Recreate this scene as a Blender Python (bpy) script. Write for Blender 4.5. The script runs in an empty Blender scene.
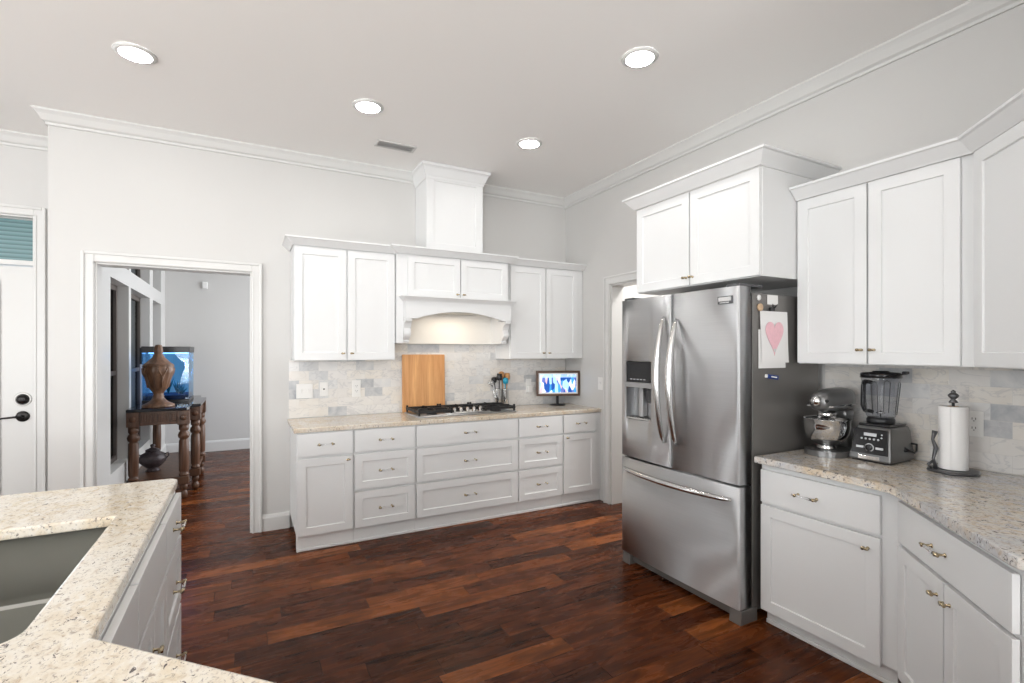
import bpy, bmesh, math, random
from mathutils import Vector, Matrix
random.seed(7)
S = bpy.context.scene
COL = S.collection
PI = math.pi

# ------------------------------------------------------------------ camera
cam_d = bpy.data.cameras.new('camera'); cam = bpy.data.objects.new('camera', cam_d); COL.objects.link(cam)
cam.location = (0, 0, 1.478); cam.rotation_euler = (PI/2, 0, -math.radians(28.04))
cam_d.sensor_width = 36; cam_d.lens = 498.0/1024*36; cam_d.shift_y = 10.0/1024
cam_d.clip_start = .05; cam_d.clip_end = 100
S.camera = cam
# ------------------------------------------------------------------ world, daylight and added fill lights, exposure
W = bpy.data.worlds.new('world'); S.world = W; W.use_nodes = True
W.node_tree.nodes['Background'].inputs[0].default_value = (.80, .90, 1, 1)
W.node_tree.nodes['Background'].inputs[1].default_value = 2.2
S.view_settings.view_transform = 'Standard'; S.view_settings.look = 'None'
S.view_settings.gamma = 1; S.view_settings.use_curve_mapping = False
S.view_settings.exposure = 0.03

def area(name, loc, direction, sx, sy, power, color=(1, 1, 1)):
    l = bpy.data.lights.new(name, 'AREA'); l.shape = 'RECTANGLE'; l.size = sx; l.size_y = sy
    l.energy = power; l.color = color
    o = bpy.data.objects.new(name, l); COL.objects.link(o); o.location = loc
    o.rotation_euler = Vector(direction).to_track_quat('-Z', 'Z').to_euler()
    return o
DAY_TINT = (.99, .985, .975)
area('rear_window_fill', (-1.9, -4.85, 1.75), (0, 1, -.12), 5.6, 1.8, 205, DAY_TINT)  # added fill light just inside the unseen rear windows
area('rear_upward_fill', (-1.9, -4.8, .9), (0, 1, 1.3), 5.6, 1.2, 240, DAY_TINT)  # added fill, tilted up to brighten the ceiling
area('left_window_fill', (-5.35, .4, 1.75), (1, 0, -.12), 5.0, 1.8, 205, DAY_TINT)  # fill light added in front of the unseen left windows
area('left_upward_fill', (-5.3, .4, .9), (1, 0, 1.3), 5.0, 1.2, 215, DAY_TINT)  # second left fill, added and aimed upward for the ceiling
area('entry_window_daylight', (-3.7, 5.1, 1.5), (0, -1, 0), 1.5, 2.0, 24, DAY_TINT)
area('far_room_fill', (2.6, 6.7, 1.9), (-1, 0, 0), 3.0, 2.6, 150, (.92, .96, 1))  # added out of view to brighten the far room; no window there
area('pantry_fill', (4.0, 3.3, 3.0), (0, 0, -1), .5, .5, 60, (1, .98, .95))  # unseen fill without a fixture, added to brighten the room past the doorway

# ------------------------------------------------------------------ materials
class N:
    def __init__(s, name):
        s.m = bpy.data.materials.new(name); s.m.use_nodes = True; s.t = s.m.node_tree
        s.b = s.t.nodes['Principled BSDF']; s.out = s.t.nodes['Material Output']
    def n(s, typ, **kw):
        nd = s.t.nodes.new(typ)
        for k, v in kw.items(): setattr(nd, k, v)
        return nd
    def l(s, a, b): s.t.links.new(a, b)
    def setin(s, sock, v):
        if hasattr(v, 'is_output'): s.l(v, sock)
        else: sock.default_value = v
    def math(s, op, a, b=0.0, c=None):
        nd = s.n('ShaderNodeMath', operation=op); s.setin(nd.inputs[0], a); s.setin(nd.inputs[1], b)
        if c is not None: s.setin(nd.inputs[2], c)
        return nd.outputs[0]
    def ramp(s, fac, stops, interp='LINEAR'):
        nd = s.n('ShaderNodeValToRGB'); s.l(fac, nd.inputs[0]); nd.color_ramp.interpolation = interp
        e = nd.color_ramp.elements
        while len(e) < len(stops): e.new(.5)
        for x, (p, c) in zip(e, stops): x.position = p; x.color = (*c, 1) if len(c) == 3 else c
        return nd.outputs[0]
    def mix(s, fac, a, b, blend='MIX'):
        nd = s.n('ShaderNodeMix', data_type='RGBA', blend_type=blend)
        s.setin(nd.inputs[0], fac); s.setin(nd.inputs[6], a if hasattr(a, 'is_output') else (*a, 1)); s.setin(nd.inputs[7], b if hasattr(b, 'is_output') else (*b, 1))
        return nd.outputs[2]
    def noise(s, vec, scale, detail=3, rough=.5, dist=0):
        nd = s.n('ShaderNodeTexNoise'); s.l(vec, nd.inputs['Vector'])
        nd.inputs['Scale'].default_value = scale; nd.inputs['Detail'].default_value = detail
        nd.inputs['Roughness'].default_value = rough; nd.inputs['Distortion'].default_value = dist
        return nd.outputs[0]
    def coord(s, which='Object'): return s.n('ShaderNodeTexCoord').outputs[which]
    def pos(s): return s.n('ShaderNodeNewGeometry').outputs['Position']
    def scale(s, vec, sc):
        nd = s.n('ShaderNodeMapping'); s.l(vec, nd.inputs[0]); nd.inputs['Scale'].default_value = sc; return nd.outputs[0]
    def sep(s, vec):
        nd = s.n('ShaderNodeSeparateXYZ'); s.l(vec, nd.inputs[0]); return nd.outputs
    def comb(s, x, y, z=0.0):
        nd = s.n('ShaderNodeCombineXYZ')
        for i, v in enumerate((x, y, z)): s.setin(nd.inputs[i], v)
        return nd.outputs[0]
    def white(s, vec=None, w=None, dim='2D'):
        nd = s.n('ShaderNodeTexWhiteNoise', noise_dimensions=dim)
        if vec is not None: s.l(vec, nd.inputs['Vector'])
        if w is not None: s.setin(nd.inputs['W'], w)
        return nd.outputs
    def bump(s, h, strength=.2, dist=.01):
        nd = s.n('ShaderNodeBump'); s.l(h, nd.inputs['Height']); nd.inputs['Strength'].default_value = strength
        nd.inputs['Distance'].default_value = dist; s.l(nd.outputs[0], s.b.inputs['Normal'])

def pr(name, col, rough=.5, metal=0, bump=None, vary=None, spec=.5, coat=0, emit=None, estr=0, trans=0, ior=1.45, alpha=1):
    k = N(name); b = k.b
    b.inputs['Base Color'].default_value = (*col, 1); b.inputs['Roughness'].default_value = rough
    b.inputs['Metallic'].default_value = metal; b.inputs['Specular IOR Level'].default_value = spec
    b.inputs['Coat Weight'].default_value = coat; b.inputs['IOR'].default_value = ior
    b.inputs['Transmission Weight'].default_value = trans; b.inputs['Alpha'].default_value = alpha
    if emit: b.inputs['Emission Color'].default_value = (*emit, 1); b.inputs['Emission Strength'].default_value = estr
    if bump: k.bump(k.noise(k.coord(), bump[0], 4), bump[1], bump[2] if len(bump) > 2 else .005)
    if vary:
        f = k.noise(k.coord(), vary[0], 4)
        k.l(k.mix(f, tuple(c*(1-vary[1]) for c in col), tuple(min(1, c*(1+vary[1])) for c in col)), b.inputs['Base Color'])
    return k.m
MT = {}
MT['wall'] = pr('wall_paint', (.575, .565, .55), .45, bump=(60, .05, .002), vary=(1.5, .01))
MT['ceiling'] = pr('ceiling_paint', (.92, .905, .885), .6, bump=(40, .04, .002))
MT['trim'] = pr('trim_paint', (.64, .635, .62), .32)
MT['cab'] = pr('cabinet_paint', (.735, .737, .735), .36, bump=(30, .015, .002), vary=(3, .008))
MT['cabside'] = pr('cabinet_interior_paint', (.78, .76, .72), .4, vary=(3, .01))
MT['brass'] = pr('polished_brass', (.50, .41, .27), .25, 1, vary=(20, .05))
MT['acrylic'] = pr('clear_acrylic', (.97, .97, .98), .04, trans=1, ior=1.3)
MT['chrome'] = pr('chrome', (.75, .75, .75), .08, 1, vary=(6, .02))
MT['blackmetal'] = pr('black_cast_iron', (.012, .012, .013), .5, 0, bump=(90, .15, .002))
MT['blackplastic'] = pr('black_plastic', (.015, .015, .017), .3, vary=(10, .1))
MT['darkgrey'] = pr('dark_grey_metal', (.10, .10, .105), .35, .6, vary=(8, .05))
MT['gasket'] = pr('black_rubber', (.01, .01, .01), .6, vary=(8, .05))
MT['white_plastic'] = pr('white_plastic', (.78, .77, .75), .35, vary=(10, .01))
MT['paper'] = pr('white_paper', (.80, .79, .78), .8, bump=(120, .15, .002), vary=(9, .015))
MT['bronze'] = pr('oil_rubbed_bronze', (.02, .018, .018), .3, .6, vary=(8, .05))
MT['dark_frame'] = pr('bronze_window_frame', (.12, .10, .09), .5, vary=(8, .05))
MT['shade'] = pr('lamp_off_white', (.8, .8, .78), .4)

def m_floor():
    k = N('dark_walnut_floor'); x, y, z = k.sep(k.pos())
    wv = .127
    yy = k.math('DIVIDE', y, wv); row = k.math('FLOOR', yy)
    r1 = k.white(w=row, dim='1D')[0]; r2 = k.white(w=k.math('ADD', row, 57.3), dim='1D')[0]
    L = k.math('MULTIPLY_ADD', r2, .6, .55)
    xs = k.math('DIVIDE', k.math('ADD', k.math('MULTIPLY', r1, 9.0), x), L); colm = k.math('FLOOR', xs)
    wn = k.white(k.comb(row, colm), dim='2D'); idv = wn[0]
    fx = k.math('FRACT', xs); fy = k.math('FRACT', yy)
    ex = k.math('MULTIPLY', k.math('MINIMUM', fx, k.math('SUBTRACT', 1.0, fx)), L)
    ey = k.math('MULTIPLY', k.math('MINIMUM', fy, k.math('SUBTRACT', 1.0, fy)), wv)
    e = k.math('MINIMUM', ex, ey)
    gap = k.math('SMOOTH_MIN', k.math('DIVIDE', e, .0022), 1.0, .1)
    off = k.math('MULTIPLY', idv, 60.0)
    gv = k.comb(k.math('ADD', k.math('MULTIPLY', x, 2.2), off), k.math('MULTIPLY', y, 26.0), off)
    g = k.noise(gv, 1.6, 6, .62, .6)
    bv = k.comb(k.math('ADD', k.math('MULTIPLY', x, 2.0), off), k.math('MULTIPLY', y, 7.0), off)
    g2 = k.noise(bv, 1.7, 4, .6, .9)
    base = k.ramp(idv, [(0, (.030, .0070, .0030)), (.3, (.060, .0140, .0050)), (.6, (.104, .0255, .0072)), (.85, (.175, .047, .0115)), (1, (.31, .094, .024))])
    c = k.mix(k.ramp(g, [(.36, (0, 0, 0)), (.62, (1, 1, 1))]), k.mix(.45, base, (.010, .003, .0015)), k.mix(.16, base, (.40, .12, .030)))
    c = k.mix(k.ramp(g2, [(.32, (0, 0, 0)), (.60, (1, 1, 1))]), k.mix(.62, c, (.010, .003, .0018)), c)
    c = k.mix(gap, (.006, .003, .002), c)
    k.l(c, k.b.inputs['Base Color'])
    k.l(k.ramp(g2, [(0, (.20,)*3), (1, (.34,)*3)]), k.b.inputs['Roughness'])
    k.b.inputs['Specular IOR Level'].default_value = .12
    h = k.math('ADD', k.math('MULTIPLY', gap, .6), k.math('ADD', k.math('MULTIPLY', g, .12), k.math('MULTIPLY', g2, .55)))
    k.bump(h, .30, .004)
    return k.m
def m_granite(name, tint, cool, dark=(.12, .10, .095), th=.61):
    k = N(name); p = k.pos()
    pa = k.scale(p, (1.5, 1, 1.2))
    n0 = k.noise(pa, 2.2, 3, .5, .8); n1 = k.noise(pa, 6, 5, .6, 1.2); n2 = k.noise(pa, 22, 5, .65, .8); n3 = k.noise(pa, 75, 4, .7, .5); n4 = k.noise(k.scale(p, (1.3, .8, 1)), 48, 4, .7, 1.2)
    c = k.ramp(n1, [(.3, tint[0]), (.5, tint[1]), (.7, tint[2])])
    c = k.mix(k.math('MULTIPLY', k.sep(k.ramp(n0, [(.42, (0, 0, 0)), (.60, (1, 1, 1))]))[0], .75), c, cool)
    c = k.mix(k.ramp(n2, [(.50, (0, 0, 0)), (.68, (1, 1, 1))]), c, cool)
    c = k.mix(k.math('MULTIPLY', k.sep(k.ramp(n2, [(.28, (1, 1, 1)), (.46, (0, 0, 0))]))[0], .75), c, (.46, .33, .20))
    c = k.mix(k.math('MULTIPLY', k.sep(k.ramp(n3, [(.33, (1, 1, 1)), (.45, (0, 0, 0))]))[0], .75), c, (.26, .21, .18))
    c = k.mix(k.ramp(n4, [(th, (0, 0, 0)), (th+.04, (1, 1, 1))]), c, dark)
    c = k.mix(k.math('MULTIPLY', k.sep(k.ramp(n3, [(.6, (0, 0, 0)), (.72, (1, 1, 1))]))[0], .5), c, (.86, .84, .8))
    k.l(c, k.b.inputs['Base Color']); k.b.inputs['Roughness'].default_value = .12
    k.b.inputs['Specular IOR Level'].default_value = .4
    return k.m
def m_tile(name, axis):
    k = N(name); x, y, z = k.sep(k.pos())
    u = x if axis == 'x' else y
    w, h = .156, .0785
    zz = k.math('DIVIDE', k.math('SUBTRACT', z, .918), h); row = k.math('FLOOR', zz)
    us = k.math('ADD', k.math('DIVIDE', u, w), k.math('MULTIPLY', k.math('MODULO', row, 2.0), .5)); colm = k.math('FLOOR', us)
    wn = k.white(k.comb(row, colm), dim='2D'); idv = wn[0]
    fx = k.math('FRACT', us); fy = k.math('FRACT', zz)
    e = k.math('MINIMUM', k.math('MULTIPLY', k.math('MINIMUM', fx, k.math('SUBTRACT', 1.0, fx)), w), k.math('MULTIPLY', k.math('MINIMUM', fy, k.math('SUBTRACT', 1.0, fy)), h))
    grout = k.math('MINIMUM', k.math('DIVIDE', e, .0016), 1.0)
    off = k.math('MULTIPLY', idv, 40.0)
    pv = k.comb(k.math('ADD', u, off), z, off)
    n1 = k.noise(pv, 7, 5, .6, 1.5); n2 = k.noise(k.scale(pv, (1, 1.8, 1)), 5, 4, .55, 1.2)
    base = k.ramp(idv, [(0, (.70, .68, .66)), (.30, (.66, .63, .60)), (.50, (.73, .68, .61)), (.62, (.70, .69, .68)), (.80, (.56, .565, .575)), (.93, (.40, .415, .44)), (1, (.33, .345, .37))])
    c = k.mix(k.ramp(n1, [(.35, (0, 0, 0)), (.7, (.55, .55, .55))]), base, (.78, .76, .73))
    c = k.mix(k.math('MULTIPLY', k.sep(k.ramp(n2, [(.47, (0, 0, 0)), (.5, (1, 1, 1)), (.53, (0, 0, 0))]))[0], .42), c, (.42, .42, .44))
    c = k.mix(grout, (.62, .60, .57), c)
    k.l(c, k.b.inputs['Base Color']); k.b.inputs['Roughness'].default_value = .16
    k.bump(grout, .25, .002)
    return k.m
def m_steel(name, col, rough, vert=True, an=.75):
    k = N(name); p = k.coord()
    n = k.noise(k.scale(p, (3, 3, 260)), 1.0, 3)
    k.l(k.mix(n, tuple(c*.92 for c in col), tuple(c*1.06 for c in col)), k.b.inputs['Base Color'])
    k.b.inputs['Metallic'].default_value = 1; k.b.inputs['Roughness'].default_value = rough
    k.b.inputs['Anisotropic'].default_value = an
    t = k.n('ShaderNodeTangent', direction_type='RADIAL', axis='Z'); k.l(t.outputs[0], k.b.inputs['Tangent'])
    k.b.inputs['Anisotropic Rotation'].default_value = .25
    k.bump(n, .03, .001)
    return k.m
def m_wood(name, dark, light, axis=2, freq=30, rough=.5, board=0):
    k = N(name); p = k.coord(); sc = [freq]*3; sc[axis] = freq*.06
    n = k.noise(k.scale(p, tuple(sc)), 1, 5, .6, 1)
    c = k.ramp(n, [(.3, dark), (.7, light)])
    if board:
        x = k.sep(p)[0]; r = k.white(w=k.math('FLOOR', k.math('DIVIDE', x, board)), dim='1D')[0]
        c = k.mix(k.math('MULTIPLY', r, .35), c, dark)
    k.l(c, k.b.inputs['Base Color']); k.b.inputs['Roughness'].default_value = rough
    k.bump(n, .1, .002); return k.m
def m_screen():
    k = N('screen_picture'); p = k.coord()
    v = k.n('ShaderNodeTexVoronoi', feature='F1'); k.l(k.scale(p, (34, 1, 13)), v.inputs['Vector']); v.inputs['Scale'].default_value = 1.0
    r = k.sep(v.outputs['Color'])[0]
    c = k.ramp(r, [(0, (.02, .10, .45)), (.2, (.06, .35, .75)), (.35, (.45, .75, .95)), (.5, (.85, .93, 1)), (.7, (.15, .2, .55)), (.85, (.80, .55, .60)), (1, (.05, .5, .5))], 'CONSTANT')
    zz = k.sep(p)[2]
    sky = k.math('GREATER_THAN', zz, .29)
    c = k.mix(k.math('MULTIPLY', sky, .7), c, (.55, .78, .98))
    k.l(c, k.b.inputs['Base Color']); k.l(c, k.b.inputs['Emission Color']); k.b.inputs['Emission Strength'].default_value = .62
    k.b.inputs['Roughness'].default_value = .15
    return k.m
def m_thin(name, col, rough=.03, fac=.85):
    k = N(name); t = k.n('ShaderNodeBsdfTransparent'); t.inputs[0].default_value = (*col, 1)
    g = k.n('ShaderNodeBsdfGlossy'); g.inputs['Roughness'].default_value = rough
    lw = k.n('ShaderNodeLayerWeight'); lw.inputs[0].default_value = .5
    fc = k.math('MULTIPLY_ADD', k.math('POWER', lw.outputs['Facing'], 3.5), .55, .04)
    mx = k.n('ShaderNodeMixShader'); k.l(fc, mx.inputs[0]); k.l(t.outputs[0], mx.inputs[1]); k.l(g.outputs[0], mx.inputs[2])
    k.l(mx.outputs[0], k.out.inputs[0]); return k.m
def m_transom():
    k = N('teal_transom_glass'); z = k.sep(k.pos())[2]
    f = k.math('FRACT', k.math('DIVIDE', z, .034))
    c = k.ramp(f, [(0, (.035, .10, .115)), (.5, (.10, .22, .235)), (.9, (.14, .27, .28)), (1, (.035, .10, .115))])
    k.l(c, k.b.inputs['Base Color']); k.b.inputs['Roughness'].default_value = .06; k.b.inputs['Coat Weight'].default_value = .6
    return k.m
MT['floor'] = m_floor()
MT['granite_isl'] = m_granite('cream_granite', ((.66, .55, .40), (.74, .66, .53), (.68, .57, .41)), (.78, .74, .67))
MT['granite_back'] = m_granite('beige_granite', ((.60, .48, .34), (.66, .57, .45), (.58, .44, .29)), (.68, .63, .56))
MT['granite_right'] = m_granite('grey_cream_granite', ((.64, .54, .43), (.66, .60, .52), (.60, .48, .34)), (.50, .51, .53), (.10, .09, .095), .575)
MT['tile_x'] = m_tile('marble_tile_rear', 'x'); MT['tile_y'] = m_tile('marble_tile_side', 'y')
MT['steel'] = m_steel('brushed_steel', (.64, .645, .655), .52, an=.95)
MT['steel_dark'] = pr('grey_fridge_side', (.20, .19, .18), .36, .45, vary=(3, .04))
MT['handle_steel'] = pr('satin_steel', (.58, .57, .56), .2, 1, vary=(6, .03))
MT['sink'] = pr('grey_sink_steel', (.14, .14, .12), .55, .3, vary=(4, .08))
MT['sink_rim'] = pr('sink_rim_steel', (.40, .39, .36), .45, .4, vary=(6, .04))
MT['board'] = m_wood('maple_board', (.50, .23, .085), (.76, .42, .18), 2, 28, .45, .045)
MT['table_wood'] = m_wood('carved_walnut', (.045, .02, .010), (.16, .075, .04), 2, 22, .4)
MT['urn'] = m_wood('carved_urn_wood', (.05, .024, .013), (.22, .115, .065), 2, 22, .38)
MT['black_stone'] = pr('black_stone_top', (.015, .015, .018), .08, vary=(12, .3))
MT['screen'] = m_screen()
MT['frame_wood'] = m_wood('dark_frame_wood', (.06, .03, .02), (.13, .07, .045), 0, 30, .45)
MT['spoon_wood'] = m_wood('spoon_wood', (.36, .17, .06), (.60, .33, .14), 2, 30, .5)
MT['glass'] = m_thin('window_glass', (.93, .96, .97))
MT['tint'] = m_thin('screened_window_glass', (.14, .17, .18), .08)
MT['jar'] = m_thin('smoked_jar', (.80, .81, .83), .06)
MT['tank_glass'] = m_thin('tank_glass', (.62, .84, 1.0))
MT['transom'] = m_transom()
MT['teal'] = pr('teal_silicone', (.02, .30, .45), .35)
MT['blue'] = pr('blue_plastic', (.02, .05, .22), .3)
MT['pink'] = pr('pink_crayon', (.82, .50, .55), .8, vary=(60, .12))
MT['cork'] = pr('pale_wood_disc', (.55, .38, .24), .5, vary=(30, .1))
MT['mixer'] = pr('metallic_grey_enamel', (.20, .20, .20), .3, .7, vary=(6, .04))
MT['blender_body'] = pr('brushed_grey_shell', (.17, .17, .17), .3, .85, vary=(20, .06))
MT['panel_black'] = pr('gloss_black_panel', (.01, .01, .012), .12)
MT['lamp'] = pr('lamp_lens', (1, 1, 1), .4, emit=(1, .985, .96), estr=75)
MT['led'] = pr('led_strip', (1, 1, 1), .4, emit=(.45, .65, 1), estr=3)
MT['icon'] = pr('silver_print', (.55, .56, .58), .4)
MT['gravel'] = pr('aquarium_gravel', (.03, .03, .06), .7, bump=(150, .6, .01))
MT['plant'] = pr('aquarium_plant', (.02, .16, .17), .5, vary=(12, .3))
MT['pot'] = pr('dark_carved_pot', (.07, .055, .06), .35, .2, bump=(25, .6, .02), vary=(20, .3))
MT['filter'] = pr('metal_hood_filter', (.35, .34, .32), .35, .9, bump=(120, .5, .004))
MT['duct'] = pr('grey_grille', (.62, .61, .60), .5, .3, vary=(10, .05))
MT['batter'] = pr('pale_dough', (.66, .54, .38), .6, vary=(10, .05))
MT['outside_wall'] = pr('porch_siding', (.75, .78, .80), .7, vary=(3, .03))

# ------------------------------------------------------------------ mesh helpers
def nb(): return bmesh.new()
def box(bm, x0, x1, y0, y1, z0, z1, mi=0, bev=0, seg=2):
    vs = [bm.verts.new((x, y, z)) for x in (x0, x1) for y in (y0, y1) for z in (z0, z1)]
    fs = [bm.faces.new([vs[i] for i in q]) for q in ((0, 1, 3, 2), (4, 6, 7, 5), (0, 4, 5, 1), (2, 3, 7, 6), (0, 2, 6, 4), (1, 5, 7, 3))]
    for f in fs: f.material_index = mi
    if bev:
        es = list({e for f in fs for e in f.edges})
        r = bmesh.ops.bevel(bm, geom=es, offset=bev, segments=seg, affect='EDGES', profile=.5)
        for f in r['faces']: f.material_index = mi
    return vs
def prism(bm, poly, z0, z1, mi=0, axes='xyz', bev=0, bseg=3):
    """extrude a 2-D polygon; axes names the two polygon axes and then the extrusion axis"""
    ix = ['xyz'.index(a) for a in axes]
    def mk(p, h):
        c = [0, 0, 0]; c[ix[0]] = p[0]; c[ix[1]] = p[1]; c[ix[2]] = h; return bm.verts.new(c)
    a = [mk(p, z0) for p in poly]; b = [mk(p, z1) for p in poly]; n = len(poly)
    fs = [bm.faces.new(a[::-1]), bm.faces.new(b)]
    for i in range(n): fs.append(bm.faces.new([a[i], a[(i+1) % n], b[(i+1) % n], b[i]]))
    for f in fs: f.material_index = mi
    if bev:
        es = [e for f in (fs[0], fs[1]) for e in f.edges]
        r = bmesh.ops.bevel(bm, geom=es, offset=bev, segments=bseg, affect='EDGES', profile=.5)
    bmesh.ops.recalc_face_normals(bm, faces=bm.faces[:])
def tube(bm, pts, r, seg=10, mi=0, caps=True, flat=1.0):
    pts = [Vector(p) for p in pts]; n = len(pts)
    rs = r if isinstance(r, (list, tuple)) else [r]*n
    rings = []; up = None
    for i, p in enumerate(pts):
        d = (pts[min(i+1, n-1)]-pts[max(i-1, 0)]).normalized()
        if up is None:
            up = Vector((0, 0, 1)) if abs(d.z) < .9 else Vector((1, 0, 0))
        a = d.cross(up).normalized(); b = a.cross(d).normalized(); up = b
        rings.append([bm.verts.new(p+a*math.cos(t)*rs[i]*flat+b*math.sin(t)*rs[i]) for t in [2*PI*j/seg for j in range(seg)]])
    for i in range(n-1):
        for j in range(seg):
            f = bm.faces.new([rings[i][j], rings[i][(j+1) % seg], rings[i+1][(j+1) % seg], rings[i+1][j]]); f.smooth = True; f.material_index = mi
    if caps:
        for q in (rings[0], rings[-1][::-1]): f = bm.faces.new(q); f.material_index = mi
def lathe(bm, prof, c=(0, 0, 0), seg=32, mi=0, axis='z', flute=None, a0=0, a1=2*PI):
    full = abs(a1-a0-2*PI) < 1e-6; cnt = seg if full else seg+1
    rings = []
    for r, h in prof:
        ring = []
        for j in range(cnt):
            t = a0+(a1-a0)*j/seg
            rr = r*(1+flute(j, h) if flute else 1)
            if axis == 'z': v = (c[0]+rr*math.cos(t), c[1]+rr*math.sin(t), c[2]+h)
            elif axis == 'x': v = (c[0]+h, c[1]+rr*math.cos(t), c[2]+rr*math.sin(t))
            else: v = (c[0]+rr*math.cos(t), c[1]+h, c[2]+rr*math.sin(t))
            ring.append(bm.verts.new(v))
        rings.append(ring)
    for i in range(len(rings)-1):
        for j in range(cnt if full else cnt-1):
            f = bm.faces.new([rings[i][j], rings[i][(j+1) % cnt], rings[i+1][(j+1) % cnt], rings[i+1][j]]); f.smooth = True; f.material_index = mi
    if full and prof[0] != prof[-1]:
        for k, q in ((0, rings[0]), (-1, rings[-1])):
            if prof[k][0] > 1e-5: f = bm.faces.new(q); f.material_index = mi
    return rings
def sweep(bm, path, prof, segs=None, closed=False, mi=0):
    """sweep a (offset, z) profile along a horizontal path; offset goes to the right of the path"""
    P = [Vector((p[0], p[1])) for p in path]; n = len(P)
    def rn(d): return Vector((d.y, -d.x))
    offs = []
    for i in range(n):
        d0 = (P[i]-P[i-1]).normalized() if (i > 0 or closed) else None
        d1 = (P[(i+1) % n]-P[i]).normalized() if (i < n-1 or closed) else None
        if d0 is None: offs.append(rn(d1))
        elif d1 is None: offs.append(rn(d0))
        else:
            a, b = rn(d0), rn(d1); m = (a+b).normalized(); offs.append(m/max(.2, m.dot(a)))
    rng = segs if segs is not None else range(n if closed else n-1)
    used = {}
    def ring(i):
        if i not in used: used[i] = [bm.verts.new((P[i].x+offs[i].x*o, P[i].y+offs[i].y*o, z)) for o, z in prof]
        return used[i]
    for i in rng:
        a, b = ring(i), ring((i+1) % n)
        for j in range(len(prof)):
            k = (j+1) % len(prof)
            f = bm.faces.new([a[j], a[k], b[k], b[j]]); f.material_index = mi
    if not closed:
        lo, hi = min(rng), max(rng)+1
        bm.faces.new(ring(lo)[::-1]); bm.faces.new(ring(hi))
    bmesh.ops.recalc_face_normals(bm, faces=bm.faces[:])
def obj(name, bm, mats, parent=None, loc=(0, 0, 0), rot=(0, 0, 0), bev=0, smooth=False, sub=0):
    me = bpy.data.meshes.new(name)
    bmesh.ops.recalc_face_normals(bm, faces=bm.faces[:])
    bm.to_mesh(me); bm.free()
    for m in (mats if isinstance(mats, (list, tuple)) else [mats]): me.materials.append(MT[m] if isinstance(m, str) else m)
    if smooth:
        for p in me.polygons: p.use_smooth = True
    o = bpy.data.objects.new(name, me); COL.objects.link(o); o.location = loc; o.rotation_euler = rot
    if parent: o.parent = parent
    if bev:
        md = o.modifiers.new('bevel', 'BEVEL'); md.width = bev; md.segments = 2; md.limit_method = 'ANGLE'; md.angle_limit = .6
        md.harden_normals = False
    if sub:
        md = o.modifiers.new('subd', 'SUBSURF'); md.levels = sub; md.render_levels = sub
    return o
def tag(o, label, cat, group=None):
    o['label'] = label; o['category'] = cat
    if group: o['group'] = group
    return o
def thing(name, label, cat, loc=(0, 0, 0), rz=0, group=None):
    o = bpy.data.objects.new(name, None); COL.objects.link(o); o.empty_display_size = .05
    o.location = loc; o.rotation_euler = (0, 0, rz)
    return tag(o, label, cat, group)
def struct(name, bm, mats, parent=None, bev=0, smooth=False):
    o = obj(name, bm, mats, parent, bev=bev, smooth=smooth)
    if not parent: o['kind'] = 'structure'
    return o
def children(o): return [c for c in bpy.data.objects if c.parent == o]
def dup(root, loc, rz, label, group=None):
    r = root.copy(); COL.objects.link(r); r.location = loc; r.rotation_euler = (0, 0, rz); r['label'] = label
    if group: r['group'] = group
    for ch in children(root):
        c = ch.copy(); COL.objects.link(c); c.parent = r
        for g in children(ch):
            d = g.copy(); COL.objects.link(d); d.parent = c
    return r

def wallgrid(bm, axis, p0, p1, u0, u1, z0, z1, holes):
    us = sorted({u0, u1, *[h[0] for h in holes], *[h[1] for h in holes]}); zs = sorted({z0, z1, *[h[2] for h in holes], *[h[3] for h in holes]})
    for a, b in zip(us, us[1:]):
        for c, d in zip(zs, zs[1:]):
            m, k = (a+b)/2, (c+d)/2
            if any(h[0] < m < h[1] and h[2] < k < h[3] for h in holes): continue
            if axis == 'x': box(bm, a, b, p0, p1, c, d)
            else: box(bm, p0, p1, a, b, c, d)
    bmesh.ops.remove_doubles(bm, verts=bm.verts[:], dist=1e-5)
    # drop the doubled inner faces between cells
    seen = {}
    for f in bm.faces: seen.setdefault(tuple(sorted(v.index for v in f.verts)), []).append(f)
    bm.verts.index_update(); seen = {}
    for f in bm.faces: seen.setdefault(frozenset(v.index for v in f.verts), []).append(f)
    kill = [f for fs in seen.values() if len(fs) > 1 for f in fs]
    if kill: bmesh.ops.delete(bm, geom=kill, context='FACES_ONLY')

# ------------------------------------------------------------------ key coordinates
XR, YB, YD, CZ = 3.11, 4.58, 5.18, 3.15      # right wall, rear wall, entry-door wall, ceiling
XL, YF = -5.5, -5.0                          # unseen left wall and wall behind the camera
XC = -1.222                                  # outside corner beside the entry door
FXW, FYB = -1.03, 8.6                       # window wall and rear wall of the far room
H = 3.95                                     # far room ceiling

# ------------------------------------------------------------------ the room
b = nb(); box(b, -6.2, 5.2, -5.3, 8.9, -.12, 0); struct('floor', b, 'floor')
b = nb()
box(b, -5.7, 5.2, -5.2, 4.73, CZ, CZ+.12); box(b, -5.7, XC, 4.73, 5.33, CZ, CZ+.12); struct('ceiling', b, 'ceiling')
b = nb(); wallgrid(b, 'x', YB, YB+.15, XC, 3.26, 0, CZ, [(-.966, .035, -1, 2.122)]); struct('wall_back', b, 'wall')
b = nb(); wallgrid(b, 'y', XR, XR+.15, -.25, YB, 0, CZ, [(2.888, 3.802, -1, 2.122)]); struct('wall_right', b, 'wall')
b = nb(); wallgrid(b, 'x', YD, YD+.15, XL, XC, 0, CZ, [(-2.41, -1.46, -1, 2.53), (-4.5, -2.95, .5, 2.5)]); struct('wall_entry', b, 'wall')
b = nb(); box(b, XC, XC+.15, YB+.15, YD+.15, 0, H); struct('wall_return', b, 'wall')
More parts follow.
